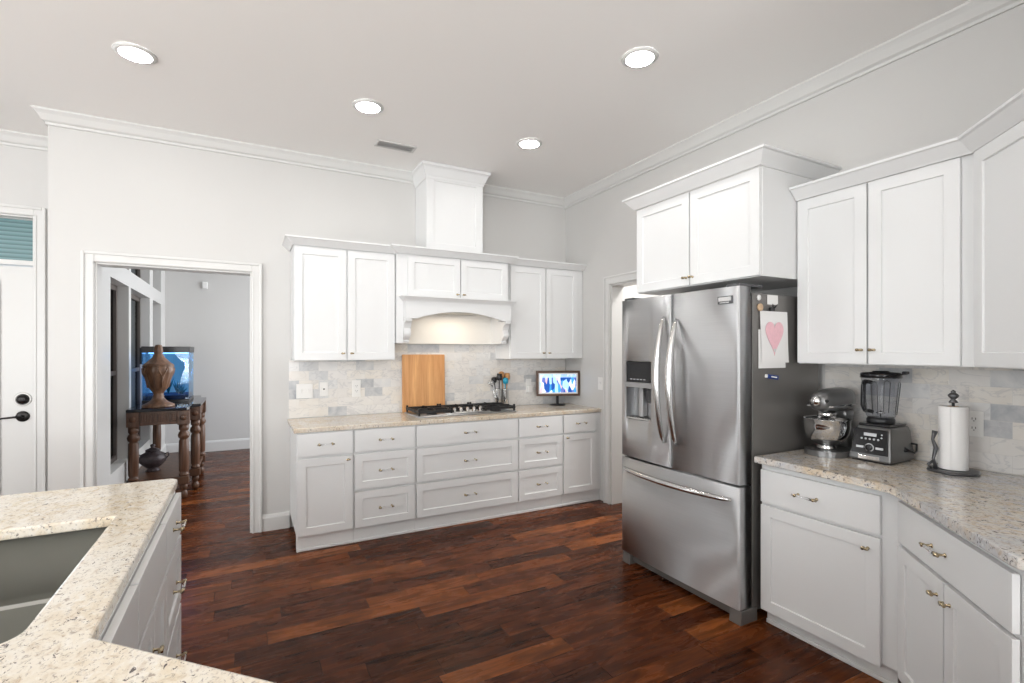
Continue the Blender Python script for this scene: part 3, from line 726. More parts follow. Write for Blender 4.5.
# ------------------------------------------------------------------ refrigerator
# local: front faces -y, width along x (world: x_local -> -y)
FW = .955
t = thing('refrigerator', 'stainless steel french-door refrigerator with bottom freezer drawer', 'refrigerator', (2.318, 2.737, 0), RZ)
b = nb(); box(b, .004, FW-.004, .125, .735, .055, 1.80, bev=.004); obj('body', b, 'steel_dark', t)
b = nb(); box(b, .012, FW-.012, .106, .1245, .08, 1.80); obj('gasket', b, 'gasket', t)
def bow(x): return .014*(((x-FW/2)/(FW/2))**2)
def door(x0, x1, z0, z1, hole=None):
    bm = nb(); n = 16; xs = [x0+(x1-x0)*i/n for i in range(n+1)]; r = .012
    if hole:
        xs = sorted(set([x for x in xs if not any(abs(x-h) < .012 for h in hole[:2])]+[hole[0], hole[1]]))
    pts = []
    for x in xs:
        y = bow(x)
        if x == xs[0] or x == xs[-1]: y += r*.9
        pts.append((x, y))
    pts = [pts[0], (xs[0]+.015, bow(xs[0]+.015))]+[p for p in pts[1:-1] if xs[0]+.016 < p[0] < xs[-1]-.016]+[(xs[-1]-.015, bow(xs[-1]-.015)), pts[-1]]
    pts2 = [pts[0], (xs[0]+.004, bow(xs[0])+r*.25)]+[p for p in pts[1:-1] if p[0] > xs[0]+.01 and p[0] < xs[-1]-.01]+[(xs[-1]-.004, bow(xs[-1])+r*.25), pts[-1]]
    prof = pts2+[(x1, .105), (x0, .105)]
    def wallq(pa, pb, za, zb):
        v = [bm.verts.new((pa[0], pa[1], za)), bm.verts.new((pb[0], pb[1], za)), bm.verts.new((pb[0], pb[1], zb)), bm.verts.new((pa[0], pa[1], zb))]
        f = bm.faces.new(v); f.smooth = True
    zs = [z0, z1] if not hole else [z0, hole[2], hole[3], z1]
    for za, zb in zip(zs, zs[1:]):
        for pa, pb in zip(prof, prof[1:]+prof[:1]):
            if hole and za == hole[2] and pa[1] < .1 and pb[1] < .1 and hole[0]-1e-4 <= min(pa[0], pb[0]) and max(pa[0], pb[0]) <= hole[1]+1e-4: continue
            wallq(pa, pb, za, zb)
    for z in (z0, z1): bm.faces.new([bm.verts.new((p[0], p[1], z)) for p in prof])
    if hole:
        hx0, hx1, hz0, hz1 = hole; d = .085
        # recess for the dispenser
        pts_h = [p for p in prof if hx0-1e-4 <= p[0] <= hx1+1e-4 and p[1] < .1]
        for zz in (hz0, hz1): bm.faces.new([bm.verts.new((p[0], p[1], zz)) for p in pts_h]+[bm.verts.new((hx1, d, zz)), bm.verts.new((hx0, d, zz))])
        for xx, yy in ((hx0, pts_h[0][1]), (hx1, pts_h[-1][1])): bm.faces.new([bm.verts.new(c) for c in ((xx, yy, hz0), (xx, d, hz0), (xx, d, hz1), (xx, yy, hz1))])
        bm.faces.new([bm.verts.new(c) for c in ((hx0, d, hz0), (hx1, d, hz0), (hx1, d, hz1), (hx0, d, hz1))])
    bmesh.ops.remove_doubles(bm, verts=bm.verts[:], dist=1e-5)
    return bm
HO = (.055, .305, 1.015, 1.412)
dA = obj('door', door(.001, .4745, .757, 1.832, HO), 'steel', t)
dB = obj('door', door(.4805, FW-.001, .757, 1.832), 'steel', t)
dC = obj('freezer_drawer', door(.001, FW-.001, .085, .743), 'steel', t)
def bar(z0, z1, x, sgn):
    bm = nb(); pts = []; n = 20
    for i in range(n+1):
        q = i/n; z = z0+(z1-z0)*q; s = math.sin(q*PI)
        pts.append((x+sgn*.004, bow(x)-.008-.066*s**.7, z))
    rs = [.009+.012*math.sin(i/n*PI)**.5 for i in range(n+1)]
    tube(bm, pts, rs, 14, flat=1.0); return bm
obj('handle', bar(.905, 1.695, .432, -1), 'handle_steel', dA)
obj('handle', bar(.905, 1.675, .527, 1), 'handle_steel', dB)
b = nb(); pts = []; n = 24
for i in range(n+1):
    q = i/n; x = .045+(FW-.09)*q; s = math.sin(q*PI); pts.append((x, bow(x)-.008-.058*s**.55, .672))
tube(b, pts, [.010+.009*math.sin(i/n*PI)**.5 for i in range(n+1)], 14); obj('handle', b, 'handle_steel', dC)
# dispenser
b = nb(); box(b, HO[0]+.004, HO[1]-.004, .008, .02, 1.272, 1.408, bev=.003); obj('control_panel', b, 'panel_black', dA)
b = nb(); 
for i in range(5): box(b, .10+i*.032, .118+i*.032, .006, .0078, 1.288, 1.293)
obj('panel_print', b, 'icon', dA)
b = nb(); prism(b, [(HO[0]+.002, .006), (HO[1]-.002, .004), (HO[1]-.002, .08), (HO[0]+.002, .08)], 1.236, 1.268); obj('panel_lip', b, 'steel', dA)
b = nb(); box(b, HO[0]+.004, HO[1]-.004, .012, .083, 1.018, 1.030); 
for i in range(9): box(b, HO[0]+.02+i*.025, HO[0]+.03+i*.025, .013, .08, 1.030, 1.034)
obj('drip_tray', b, 'handle_steel', dA)
b = nb(); prism(b, [(.125, .045), (.16, .035), (.185, .045), (.185, .084), (.125, .084)], 1.04, 1.236); obj('dispenser_paddle', b, 'steel', dA, bev=.004)
b = nb(); box(b, .205, .285, .055, .083, 1.13, 1.225, bev=.006); box(b, .225, .265, .048, .0549, 1.15, 1.19, bev=.004); obj('ice_chute', b, 'darkgrey', dA)
# badge, hinges, kick grille, feet
b = nb(); box(b, .822, .918, bow(.87)-.008, bow(.87)-.001, 1.740, 1.783, mi=0, bev=.002); box(b, .829, .911, bow(.87)-.0095, bow(.87)-.0082, 1.755, 1.778, mi=1); 
for i in range(8): box(b, .838+i*.0078, .8435+i*.0078, bow(.87)-.0095, bow(.87)-.0082, 1.7435, 1.7505, mi=1)
obj('badge', b, ['darkgrey', 'chrome'], dB)
for x0 in (.012, FW-.10): b = nb(); box(b, x0, x0+.088, .03, .22, 1.8325, 1.85, bev=.005); obj('hinge_cover', b, 'darkgrey', t)
b = nb(); box(b, .06, FW-.06, .055, .12, .018, .078, bev=.004); obj('kick_grille', b, 'steel_dark', t)
for x0, x1 in ((.0, .075), (FW-.075, FW)):
    b = nb(); prism(b, [(.028, .078), (.022, .0), (.16, 0), (.16, .078)], x0, x1, axes='yzx'); obj('foot', b, 'steel_dark', t, bev=.004)

# papers and magnets on the refrigerator side (plane y = 1.784)
YS = 2.735-FW+.004
def side_item(name, label, cat, bm, mats, parts=None):
    return tag(obj(name, bm, mats), label, cat)
def sq(bm, x0, x1, z0, z1, y, t=.0006, wav=0, mi=0, sk=0):
    n = 8; vs = []
    for i in range(n+1):
        for j in range(n+1):
            u, w = i/n, j/n
            d = wav*(.5+.5*math.sin(3*u+4*w))*(1-w)
            vs.append(bm.verts.new((x0+(x1-x0)*u+sk*(1-w), y-t-d, z0+(z1-z0)*w)))
    for i in range(n):
        for j in range(n):
            f = bm.faces.new([vs[i*(n+1)+j], vs[(i+1)*(n+1)+j], vs[(i+1)*(n+1)+j+1], vs[i*(n+1)+j+1]]); f.material_index = mi
b = nb(); sq(b, 2.487, 2.725, 1.385, 1.60, YS, .001, .002); o = tag(obj('paper_sheet', b, 'paper'), 'white paper sheet hanging behind the heart drawing on the refrigerator side', 'paper')
md = o.modifiers.new('s', 'SOLIDIFY'); md.thickness = .0006; md.offset = 1
t = thing('heart_drawing', 'child drawing of a pink heart clipped to the refrigerator side', 'drawing', (2.613, YS, 1.545))
b = nb(); sq(b, -.118, .122, -.130, .158, -.004, .001, .004, sk=.012); o = obj('paper', b, 'paper', t)
md = o.modifiers.new('s', 'SOLIDIFY'); md.thickness = .0006; md.offset = 1
b = nb(); hp = []
for i in range(40):
    a = 2*PI*i/40; x = 16*math.sin(a)**3; z = 13*math.cos(a)-5*math.cos(2*a)-2*math.cos(3*a)-math.cos(4*a)
    hp.append((x/16*.078+.0, z/16*(.085 if z > 0 else .118)+.035))
prism(b, hp, -.0125, -.0105, axes='xzy'); obj('heart', b, 'pink', t)
b = nb(); prism(b, [(-.012, -.052), (.012, -.052), (.008, -.068), (.0, -.072), (-.008, -.064)], -.0133, -.0126, axes='xzy'); obj('heart_tip', b, 'duct', t)
t = thing('binder_clip', 'small black magnetic clip holding up the heart drawing', 'clip', (2.590, YS, 1.712))
b = nb(); box(b, -.016, .016, -.02, -.0005, -.008, .012, bev=.003); tube(b, [(-.012, -.02, .01), (-.02, -.03, .028), (0, -.022, .012), (.02, -.03, .028), (.012, -.02, .01)], .0025, 6); obj('clip_body', b, 'blackplastic', t)
b = nb(); box(b, 2.563, 2.655, YS-.003, YS-.0005, 1.741, 1.795, bev=.001); tag(obj('magnet_card', b, 'white_plastic', bev=.0), 'small white rectangular card magnet at the top of the refrigerator side', 'magnet')
b = nb(); lathe(b, [(.001, 0), (.016, 0), (.015, -.006), (.001, -.008)], (2.490, YS-.0005, 1.775), 20, axis='y'); tag(obj('round_magnet', b, 'white_plastic'), 'tiny round white magnet left of the card on the refrigerator side', 'magnet')
b = nb(); lathe(b, [(.001, 0), (.021, 0), (.021, -.008), (.018, -.010), (.001, -.010)], (2.498, YS-.0005, 1.722), 24, axis='y'); tag(obj('round_magnet', b, 'cork'), 'round pale wooden magnet above the heart drawing corner', 'magnet')
t = thing('magnetic_clip', 'blue and white bar magnet below the heart drawing', 'magnet', (2.60, YS, 1.335), 0)
b = nb(); box(b, -.045, .048, -.014, -.0005, -.012, .012, bev=.004); obj('bar', b, 'blue', t, rot=(0, .12, 0))
b = nb(); box(b, -.06, -.046, -.012, -.0005, -.009, .010, bev=.003); box(b, -.02, .03, -.0152, -.0142, -.003, .004); obj('white_tip', b, 'white_plastic', t, rot=(0, .12, 0))

# ------------------------------------------------------------------ cooktop
CT = .914
t = thing('gas_cooktop', 'stainless gas cooktop with black grates on the rear worktop', 'cooktop', (1.748, 4.305, CT+.0005))
b = nb(); prism(b, [(-.475, -.225), (-.465, -.24), (.465, -.24), (.475, -.225), (.475, .165), (-.475, .165)], 0, .012, bev=.003, bseg=2); obj('base_plate', b, 'steel', t)
b = nb(); hump = [(-.21, -.215), (-.17, -.225), (.17, -.225), (.21, -.215), (.15, -.125), (-.15, -.125)]
prism(b, hump, .0122, .026, bev=.004, bseg=2); obj('control_ridge', b, 'steel', t)
for i in range(5):
    x = -.125+i*.0625
    b = nb(); lathe(b, [(.019, .026), (.019, .032), (.015, .036), (.0145, .060), (.012, .063), (.001, .063)], (x, -.175, 0), 18); box(b, x-.004, x+.004, -.193, -.157, .058, .068, bev=.002); obj('knob', b, 'handle_steel', t)
for gx0, gx1, gy0, gy1 in ((-.468, -.156, -.215, .158), (-.152, .152, -.115, .158), (.156, .468, -.215, .158)):
    b = nb(); r = .008; zt = .058; zb = .034
    xm, ym = (gx0+gx1)/2, (gy0+gy1)/2
    for y in (gy0+r, gy1-r): box(b, gx0, gx1, y-r, y+r, zb, zt, bev=.002)
    for x in (gx0+r, gx1-r): box(b, x-r, x+r, gy0+2*r, gy1-2*r, zb, zt, bev=.002)
    for y in ((gy0*.72+gy1*.28), (gy0*.28+gy1*.72)) if gy0 < -.2 else (ym,):
        for a, c in ((gx0+.012, xm-.035), (xm+.035, gx1-.012)): box(b, a, c, y-.005, y+.005, zb, zt+.008, bev=.002)
        for a, c in ((max(gy0+.012, y-.095), y-.035), (y+.035, min(gy1-.012, y+.095))): box(b, xm-.005, xm+.005, a, c, zb, zt+.008, bev=.002)
    if gy0 < -.2: box(b, gx0+.012, gx1-.012, ym-.006, ym+.006, zb, zt, bev=.002)
    for x in (gx0+.01, gx1-.01):
        for y in (gy0+.01, gy1-.01): box(b, x-.008, x+.008, y-.008, y+.008, .012, zb+.002, bev=.002); box(b, x-.009, x+.009, y-.007, y+.007, zt-.002, zt+.016, bev=.003)
    obj('grate', b, 'blackmetal', t)
for x, y, r in ((-.312, -.11, .036), (-.312, .054, .042), (0, .022, .052), (.312, -.11, .042), (.312, .054, .034)):
    b = nb(); lathe(b, [(r+.012, .0122), (r+.01, .018), (r, .02), (r, .028), (r-.006, .032), (.001, .033)], (x, y, 0), 24); obj('burner', b, 'blackmetal', t)

# cutting board leaning on the tiles
b = nb(); box(b, -.208, .208, -.011, .011, 0, .535, bev=.006)
o = tag(obj('cutting_board', b, 'board', loc=(1.475, 4.533, CT+.001), rot=(math.radians(-1.6), 0, 0)), 'light wooden cutting board standing upright behind the cooktop', 'cutting board')
# utensil crocks
def crock(label, x, y, r, h):
    b = nb(); lathe(b, [(.001, .004), (r-.004, .004), (r-.0025, h), (r, h), (r, h-.004), (r*.97, h*.5), (r, .006), (r-.002, 0), (.001, 0)], (0, 0, 0), 24)
    return tag(obj('utensil_crock', b, 'chrome', loc=(x, y, CT+.0008)), label, 'utensil holder')
crock('shiny steel utensil cup nearest the cooktop, holding black and steel tools', 2.242, 4.512, .036, .185)
crock('shiny steel utensil cup holding wooden spoons and a teal spatula', 2.324, 4.512, .036, .185)
def utensil(name, label, mat1, mat2, x, y, lean, h, kind):
    t = thing(name, label, 'utensil', (x, y, CT+.007)); dx, dy = lean
    b = nb(); p1 = Vector((dx*.85, dy*.85, h*.78)); tube(b, [(0, 0, 0), p1*.5, p1], [.004, .005, .005], 8); obj('handle', b, mat1, t)
    b = nb(); top = Vector((dx*1.12, dy*1.12, h)); mid = p1.lerp(top, .55)
    if kind == 'spoon': tube(b, [p1, p1.lerp(top, .2), mid, p1.lerp(top, .9), top], [.006, .023, .032, .023, .004], 14, flat=1.0)
    elif kind == 'spatula': tube(b, [p1, p1.lerp(top, .15), mid, top], [.006, .027, .031, .024], 8)
    elif kind == 'whisk':
        for k in range(6):
            a = PI*k/6; ax = Vector((math.cos(a), math.sin(a), 0))*.034
            tube(b, [p1, p1.lerp(top, .35)+ax*.8, mid+ax, p1.lerp(top, .9)+ax*.6, top, p1.lerp(top, .9)-ax*.6, mid-ax, p1.lerp(top, .35)-ax*.8, p1], .0016, 5)
    obj('head', b, mat2, t); return t
G = 'cooking utensils in the steel cups'
utensil('serving_spoon', 'black slotted spoon leaning left in the nearer steel cup', 'blackplastic', 'blackplastic', 2.239, 4.515, (-.035, .01), .30, 'spoon')
utensil('whisk', 'steel whisk leaning furthest left out of the steel cup', 'chrome', 'chrome', 2.232, 4.502, (-.075, -.01), .27, 'whisk')
utensil('ladle', 'black ladle standing upright in the nearer steel cup', 'blackplastic', 'blackplastic', 2.249, 4.505, (.004, -.004), .335, 'spatula')
utensil('wooden_spoon', 'wooden spoon leaning left in the farther steel cup', 'spoon_wood', 'spoon_wood', 2.317, 4.515, (-.022, .02), .355, 'spoon')
utensil('wooden_spatula', 'wooden spatula leaning right in the farther steel cup', 'spoon_wood', 'spoon_wood', 2.334, 4.517, (.022, .01), .335, 'spatula')
utensil('silicone_spatula', 'teal silicone spatula in front of the wooden spoons', 'teal', 'teal', 2.322, 4.499, (-.006, -.012), .29, 'spatula')

# digital picture frame
t = thing('digital_picture_frame', 'lit digital picture frame on a black stand in the rear worktop corner', 'picture frame', (2.884, 4.385, CT+.001), math.radians(-20))
b = nb(); lathe(b, [(.001, 0), (.085, 0), (.085, .006), (.03, .010), (.001, .010)], (0, .03, 0), 28, flute=None); obj('stand_base', b, 'blackplastic', t)
b = nb(); box(b, -.014, .014, .022, .036, .010, .14, bev=.003); obj('stand_post', b, 'blackplastic', t)
b = nb(); fw, fh, fb = .232, .262, .022; z0 = .098
for (x0, x1, za, zb) in ((-fw, -fw+fb, z0, z0+fh), (fw-fb, fw, z0, z0+fh), (-fw+fb, fw-fb, z0, z0+fb), (-fw+fb, fw-fb, z0+fh-fb, z0+fh)): box(b, x0, x1, -.012, .02, za, zb, bev=.002)
box(b, -fw+.01, fw-.01, .008, .0195, z0+.01, z0+fh-.01); obj('frame', b, 'frame_wood', t)
b = nb()
for (x0, x1, za, zb) in ((-fw+fb, -fw+fb+.014, z0+fb, z0+fh-fb), (fw-fb-.014, fw-fb, z0+fb, z0+fh-fb), (-fw+fb+.014, fw-fb-.014, z0+fb, z0+fb+.014), (-fw+fb+.014, fw-fb-.014, z0+fh-fb-.014, z0+fh-fb)): box(b, x0, x1, -.004, .0075, za, zb)
obj('mat_border', b, 'paper', t)
b = nb(); box(b, -fw+fb+.0145, fw-fb-.0145, .0, .0073, z0+fb+.0145, z0+fh-fb-.0145); obj('screen', b, 'screen', t)

# plates and outlets: built facing -y
def plate(name, label, loc, rz, w, h, kind):
    t = thing(name, label, 'outlet' if 'outlet' in name else 'switch', loc, rz)
    b = nb(); box(b, -w/2, w/2, -.006, -.0005, -h/2, h/2, bev=.0025); obj('cover_plate', b, 'white_plastic', t)
    b = nb(); c = nb(); used = False
    n = 2 if kind.endswith('2') else 1
    for k in range(n):
        cx = 0 if n == 1 else (-.024+.048*k)*w/.115
        if kind.startswith('switch'): box(b, cx-.006, cx+.006, -.016, -.0062, -.006, .016, bev=.002)
        elif kind.startswith('outlet'):
            for s in (-1, 1):
                box(b, cx-.016, cx+.016, -.009, -.0062, s*.022-.015, s*.022+.015, bev=.002)
                box(c, cx-.008, cx-.0055, -.0096, -.0091, s*.022-.002, s*.022+.008); box(c, cx+.0055, cx+.008, -.0096, -.0091, s*.022-.002, s*.022+.008); box(c, cx-.0022, cx+.0022, -.0096, -.0091, s*.022-.010, s*.022-.006); used = True
        else: lathe(b, [(.001, -.012), (.006, -.012), (.007, -.0062)], (0, 0, 0), 14, axis='y', mi=0)
    obj('toggle' if kind.startswith('switch') else 'socket', b, 'blackplastic' if kind == 'jack' else 'white_plastic', t)
    if used: obj('socket_slots', c, 'blackplastic', t)
    else: c.free()
    return t
yb = YB-.0125
plate('switch_plate', 'square white double switch plate at the left end of the rear backsplash', (.434, yb, 1.142), 0, .132, .124, 'switch2')
plate('switch_plate', 'white jack plate with a single dark hole right of the double switch', (.589, yb, 1.153), 0, .068, .122, 'jack')
plate('wall_outlet', 'white single outlet on the tiles left of the cutting board', (.862, yb, 1.149), 0, .074, .15, 'outlet')
plate('wall_outlet', 'white double outlet on the tiles behind the paper towels', (XR-.0125, 1.095, 1.13), RZ, .118, .122, 'outlet2')
plate('switch_plate', 'white switch plate on the right wall beside the pantry doorway', (XR-.0005, 3.96, 1.16), RZ, .075, .125, 'switch')
plate('wall_outlet', 'small white outlet low on the left side of the far doorway', (-.9415, 4.655, .36), PI/2, .07, .115, 'outlet')
t = thing('charger_plug', 'white plug-in charger on the tiles left of the digital frame', 'charger', (2.63, yb, 1.05))
b = nb(); box(b, -.033, .033, -.006, -.0005, 0, .14, bev=.003); obj('cover_plate', b, 'white_plastic', t)
b = nb(); box(b, -.028, .028, -.045, -.0065, .0, .07, bev=.008); obj('plug_body', b, 'white_plastic', t)

# ------------------------------------------------------------------ stand mixer (front faces local -y)
t = thing('stand_mixer', 'silver-grey stand mixer with polished bowl beside the refrigerator', 'stand mixer', (2.812, 1.600, CT+.0008), math.radians(-84))
b = nb(); pf = []
for i in range(24):
    a = PI+PI*i/23; pf.append((.108*math.cos(a), .0+.112*math.sin(a)))
pf += [(.085, .12), (.07, .235), (.04, .25), (-.04, .25), (-.07, .235), (-.085, .12)]
prism(b, pf, 0, .03, bev=.008); obj('base', b, 'mixer', t, smooth=False)
b = nb(); rings = []
for z, w, y0, y1 in ((.028, .062, .12, .245), (.07, .052, .135, .235), (.14, .046, .14, .225), (.20, .05, .135, .23), (.235, .052, .12, .235)):
    r = []
    for k in range(20):
        a = 2*PI*k/20; ca, sa = math.cos(a), math.sin(a)
        r.append(b.verts.new((w*math.copysign(abs(ca)**.6, ca), (y0+y1)/2+(y1-y0)/2*math.copysign(abs(sa)**.6, sa), z)))
    rings.append(r)
for p, q in zip(rings, rings[1:]):
    for j in range(20): b.faces.new([p[j], p[(j+1) % 20], q[(j+1) % 20], q[j]]).smooth = True
b.faces.new(rings[0]); b.faces.new(rings[-1]); obj('column', b, 'mixer', t)
b = nb(); rings = []
for y, w, zc_, hh in ((-.112, .012, .292, .012), (-.108, .036, .292, .034), (-.09, .050, .292, .047), (-.04, .060, .295, .058), (.05, .066, .297, .064), (.15, .066, .298, .064), (.21, .058, .296, .058), (.242, .038, .29, .042), (.250, .012, .285, .014)):
    r = []
    for k in range(24):
        a = 2*PI*k/24; ca, sa = math.cos(a), math.sin(a)
        r.append(b.verts.new((w*math.copysign(abs(ca)**.8, ca), y, zc_+hh*math.copysign(abs(sa)**.8, sa))))
    rings.append(r)
for p, q in zip(rings, rings[1:]):
    for j in range(24): b.faces.new([p[j], p[(j+1) % 24], q[(j+1) % 24], q[j]]).smooth = True
b.faces.new(rings[0]); b.faces.new(rings[-1]); hd = obj('motor_head', b, 'mixer', t)
b = nb(); box(b, -.0675, .0675, -.085, .21, .264, .273, bev=.003); obj('trim_band', b, 'chrome', hd)
b = nb(); lathe(b, [(.001, -.142), (.020, -.142), (.026, -.134), (.026, -.116), (.020, -.108), (.001, -.108)], (0, 0, .298), 24, axis='y'); obj('hub_cap', b, 'chrome', hd)
b = nb(); lathe(b, [(.001, 0), (.008, 0), (.009, -.012), (.001, -.014)], (.045, -.095, .300), 14, axis='y'); obj('hub_knob', b, 'blackplastic', hd)
b = nb(); tube(b, [(-.068, .10, .268), (-.080, .10, .268)], [.006, .007], 10); tube(b, [(.068, .10, .268), (.080, .10, .268)], [.006, .007], 10); obj('speed_lever', b, 'blackplastic', hd)
b = nb(); lathe(b, [(.042, .235), (.046, .225), (.046, .205), (.03, .195), (.012, .19), (.012, .165), (.001, .165)], (0, -.005, 0), 24); obj('planetary', b, 'chrome', hd)
b = nb(); lathe(b, [(.045, .0305), (.05, .034), (.048, .045), (.040, .052), (.060, .062), (.088, .085), (.106, .12), (.112, .16), (.113, .193), (.117, .197), (.116, .199), (.110, .193), (.109, .16), (.103, .122), (.085, .088), (.058, .066), (.001, .06)], (0, -.005, 0), 40); bw = obj('bowl', b, 'chrome', t)
b = nb(); tube(b, [(-.110, -.02, .175), (-.145, -.03, .17), (-.150, -.03, .12), (-.104, -.02, .105)], [.007, .008, .008, .007], 10); 
b.free()
b = nb(); box(b, -.088, -.0765, .10, .19, .20, .305, bev=.004); obj('side_shield', b, 'chrome', t)

# ------------------------------------------------------------------ blender
t = thing('countertop_blender', 'grey countertop blender with smoked clear jar between mixer and paper towels', 'blender', (2.915, 1.382, CT+.0008), RZ)
# body: tapering block, front at y=-.12
b = nb()
def quadring(bm, w0, w1, y0, y1, z): return [bm.verts.new(c) for c in ((-w0, y0, z), (w0, y0, z), (w1, y1, z), (-w1, y1, z))]
A = [quadring(b, .098, .092, -.125, .13, .006), quadring(b, .096, .090, -.118, .13, .04), quadring(b, .084, .078, -.095, .12, .155), quadring(b, .078, .072, -.082, .11, .180)]
for p, q in zip(A, A[1:]):
    for j in range(4): b.faces.new([p[j], p[(j+1) % 4], q[(j+1) % 4], q[j]])
b.faces.new(A[0][::-1]); b.faces.new(A[-1]); body = obj('body', b, 'blender_body', t, bev=.010)
b = nb(); box(b, -.088, .088, -.11, .095, 0, .0075, bev=.003); obj('base_pad', b, 'blackplastic', t)
# sloped control panel
def slope(z): return -.118+(z-.04)*(.023/.115)
b = nb(); vs = []
for d in (-.006, .004):
    for x, z in ((-.084, .042), (.084, .042), (.075, .166), (-.075, .166)): vs.append(b.verts.new((x, slope(z)+d, z)))
for q in ((0, 1, 2, 3), (7, 6, 5, 4), (0, 4, 5, 1), (1, 5, 6, 2), (2, 6, 7, 3), (3, 7, 4, 0)): b.faces.new([vs[i] for i in q])
obj('control_panel', b, 'panel_black', t, bev=.003)
b = nb(); box(b, -.05, .05, -.128, -.1215, .014, .034, bev=.002); obj('chrome_strip', b, 'chrome', t)
tilt = -math.atan(.2)
pn = bpy.data.objects['control_panel.001'] if 'control_panel.001' in bpy.data.objects else None
pn = [c for c in children(t) if c.name.startswith('control_panel')][0]
b = nb(); lathe(b, [(.017, 0), (.0165, -.010), (.013, -.013), (.001, -.013)], (0, slope(.075)-.0065, .075), 24, axis='y'); lathe(b, [(.0175, 0), (.021, 0), (.021, -.003), (.0175, -.003)], (0, slope(.075)-.0065, .075), 24, axis='y', mi=1); obj('dial', b, ['blackplastic', 'icon'], pn)
b = nb()
box(b, -.032, .026, slope(.142)-.0085, slope(.142)-.006, .131, .147); obj('display', b, 'icon', pn); b = nb()
for i in range(5): lathe(b, [(.005, 0), (.005, -.003), (.001, -.003)], (-.040+i*.019, slope(.117)-.0062, .117), 12, axis='y')
for z in (.128, .143): lathe(b, [(.004, 0), (.004, -.003), (.001, -.003)], (.05, slope(z)-.0062, z), 12, axis='y')
box(b, -.062, -.028, slope(.075)-.0085, slope(.075)-.006, .069, .080); box(b, .028, .062, slope(.075)-.0085, slope(.075)-.006, .069, .080)
obj('buttons', b, 'icon', pn)
b = nb(); box(b, -.072, .072, -.08, .09, .178, .192, bev=.006); obj('top_pad', b, 'blackplastic', t)
b = nb(); lathe(b, [(.056, .192), (.062, .196), (.062, .212), (.056, .222), (.001, .222)], (0, -.01, 0), 28); obj('jar_collar', b, 'blackplastic', t)
def fl(j, h): return -.07*(1 if (j % 8) in (0, 1) else 0)
b = nb(); lathe(b, [(.058, .224), (.064, .232), (.071, .30), (.080, .39), (.085, .42), (.085, .443)], (0, -.01, 0), 32, flute=lambda j, h: (-.09 if (j % 8) in (0, 1) and h < .39 else 0)); jar = obj('jar', b, 'jar', t)
b = nb()
for k in range(4):
    a0 = 2*PI*(k*8+.5)/32
    for s in (-1, 1):
        a = a0+s*.17; tube(b, [(.067*math.cos(a), -.01+.067*math.sin(a), .24), (.083*math.cos(a), -.01+.083*math.sin(a), .40), (.080*math.cos(a0), -.01+.080*math.sin(a0), .41)], .0018, 6)
obj('jar_ribs', b, 'darkgrey', jar)
b = nb(); lathe(b, [(.001, .463), (.035, .463), (.038, .457), (.080, .455), (.089, .449), (.090, .427), (.086, .427), (.086, .435), (.001, .435)], (0, -.01, 0), 32); box(b, .06, .112, -.03, .01, .445, .453, bev=.003); box(b, .102, .120, -.03, .01, .449, .464, bev=.004); obj('lid', b, 'panel_black', t)
b = nb(); tube(b, [(-.060, .02, .40), (-.10, .045, .402), (-.118, .06, .38), (-.120, .06, .27), (-.105, .05, .245), (-.055, .02, .245)], [.010, .011, .012, .012, .011, .009], 10); obj('jar_handle', b, 'blackplastic', t)
b = nb(); lathe(b, [(.003, .225), (.003, .245), (.02, .243), (.022, .246), (.004, .255), (.001, .258)], (0, -.01, 0), 8); obj('blades', b, 'chrome', t)
b = nb(); pts = [(.087, .03, .075), (.100, .05, .06), (.105, .09, .045), (.10, .125, .05), (.098, .13, .085), (.09, .10, .09)]
tube(b, pts, .005, 8); tube(b, [(.088, .02, .060), (.096, .06, .058), (.09, .11, .055)], .006, 8); obj('power_cord', b, 'blackplastic', t)

# ------------------------------------------------------------------ paper towels
t = thing('paper_towel_holder', 'ornate dark metal paper towel holder on the right worktop', 'paper towel holder', (2.915, 1.085, CT+.0008))
b = nb(); lathe(b, [(.001, 0), (.092, 0), (.098, .006), (.094, .012), (.085, .013), (.02, .016), (.001, .016)], (0, 0, 0), 30, flute=lambda j, h: .05*math.sin(j*2*PI/5)); obj('base', b, 'darkgrey', t)
b = nb(); tube(b, [(0, 0, .015), (0, 0, .325)], .006, 10); obj('rod', b, 'darkgrey', t)
b = nb(); lathe(b, [(.001, .322), (.018, .324), (.012, .334), (.008, .340), (.018, .350), (.021, .358), (.015, .366), (.008, .371), (.010, .376), (.001, .384)], (0, 0, 0), 20, flute=lambda j, h: .08*math.sin(j*2*PI/4)); obj('finial', b, 'darkgrey', t)
b = nb(); tube(b, [(-.055, .045, .012), (-.062, .052, .06), (-.052, .045, .11), (-.064, .054, .15), (-.055, .048, .19)], [.010, .006, .010, .006, .012], 10); tube(b, [(-.06, .052, .05), (-.085, .062, .035), (-.07, .058, .012)], [.006, .007, .005], 8); obj('side_arm', b, 'darkgrey', t)
t = thing('paper_towel_roll', 'white paper towel roll on the ornate holder', 'paper towels', (2.915, 1.085, CT+.0175))
b = nb(); lathe(b, [(.021, 0), (.054, 0), (.0545, .004), (.0545, .288), (.054, .290), (.021, .290), (.021, 0)], (0, 0, 0), 48)
vs = []
for i in range(9):
    a = math.radians(150+i*5); rr = .0549+.0025*(i/8)
    vs.append([b.verts.new((rr*math.cos(a), rr*math.sin(a), z)) for z in (.001, .289)])
for p, q in zip(vs, vs[1:]): b.faces.new([p[0], q[0], q[1], p[1]]).smooth = True
obj('roll', b, 'paper', t)
b = nb(); lathe(b, [(.017, .001), (.0205, .001), (.0205, .291), (.017, .291), (.017, .001)], (0, 0, 0), 24); obj('core', b, 'cork', t)

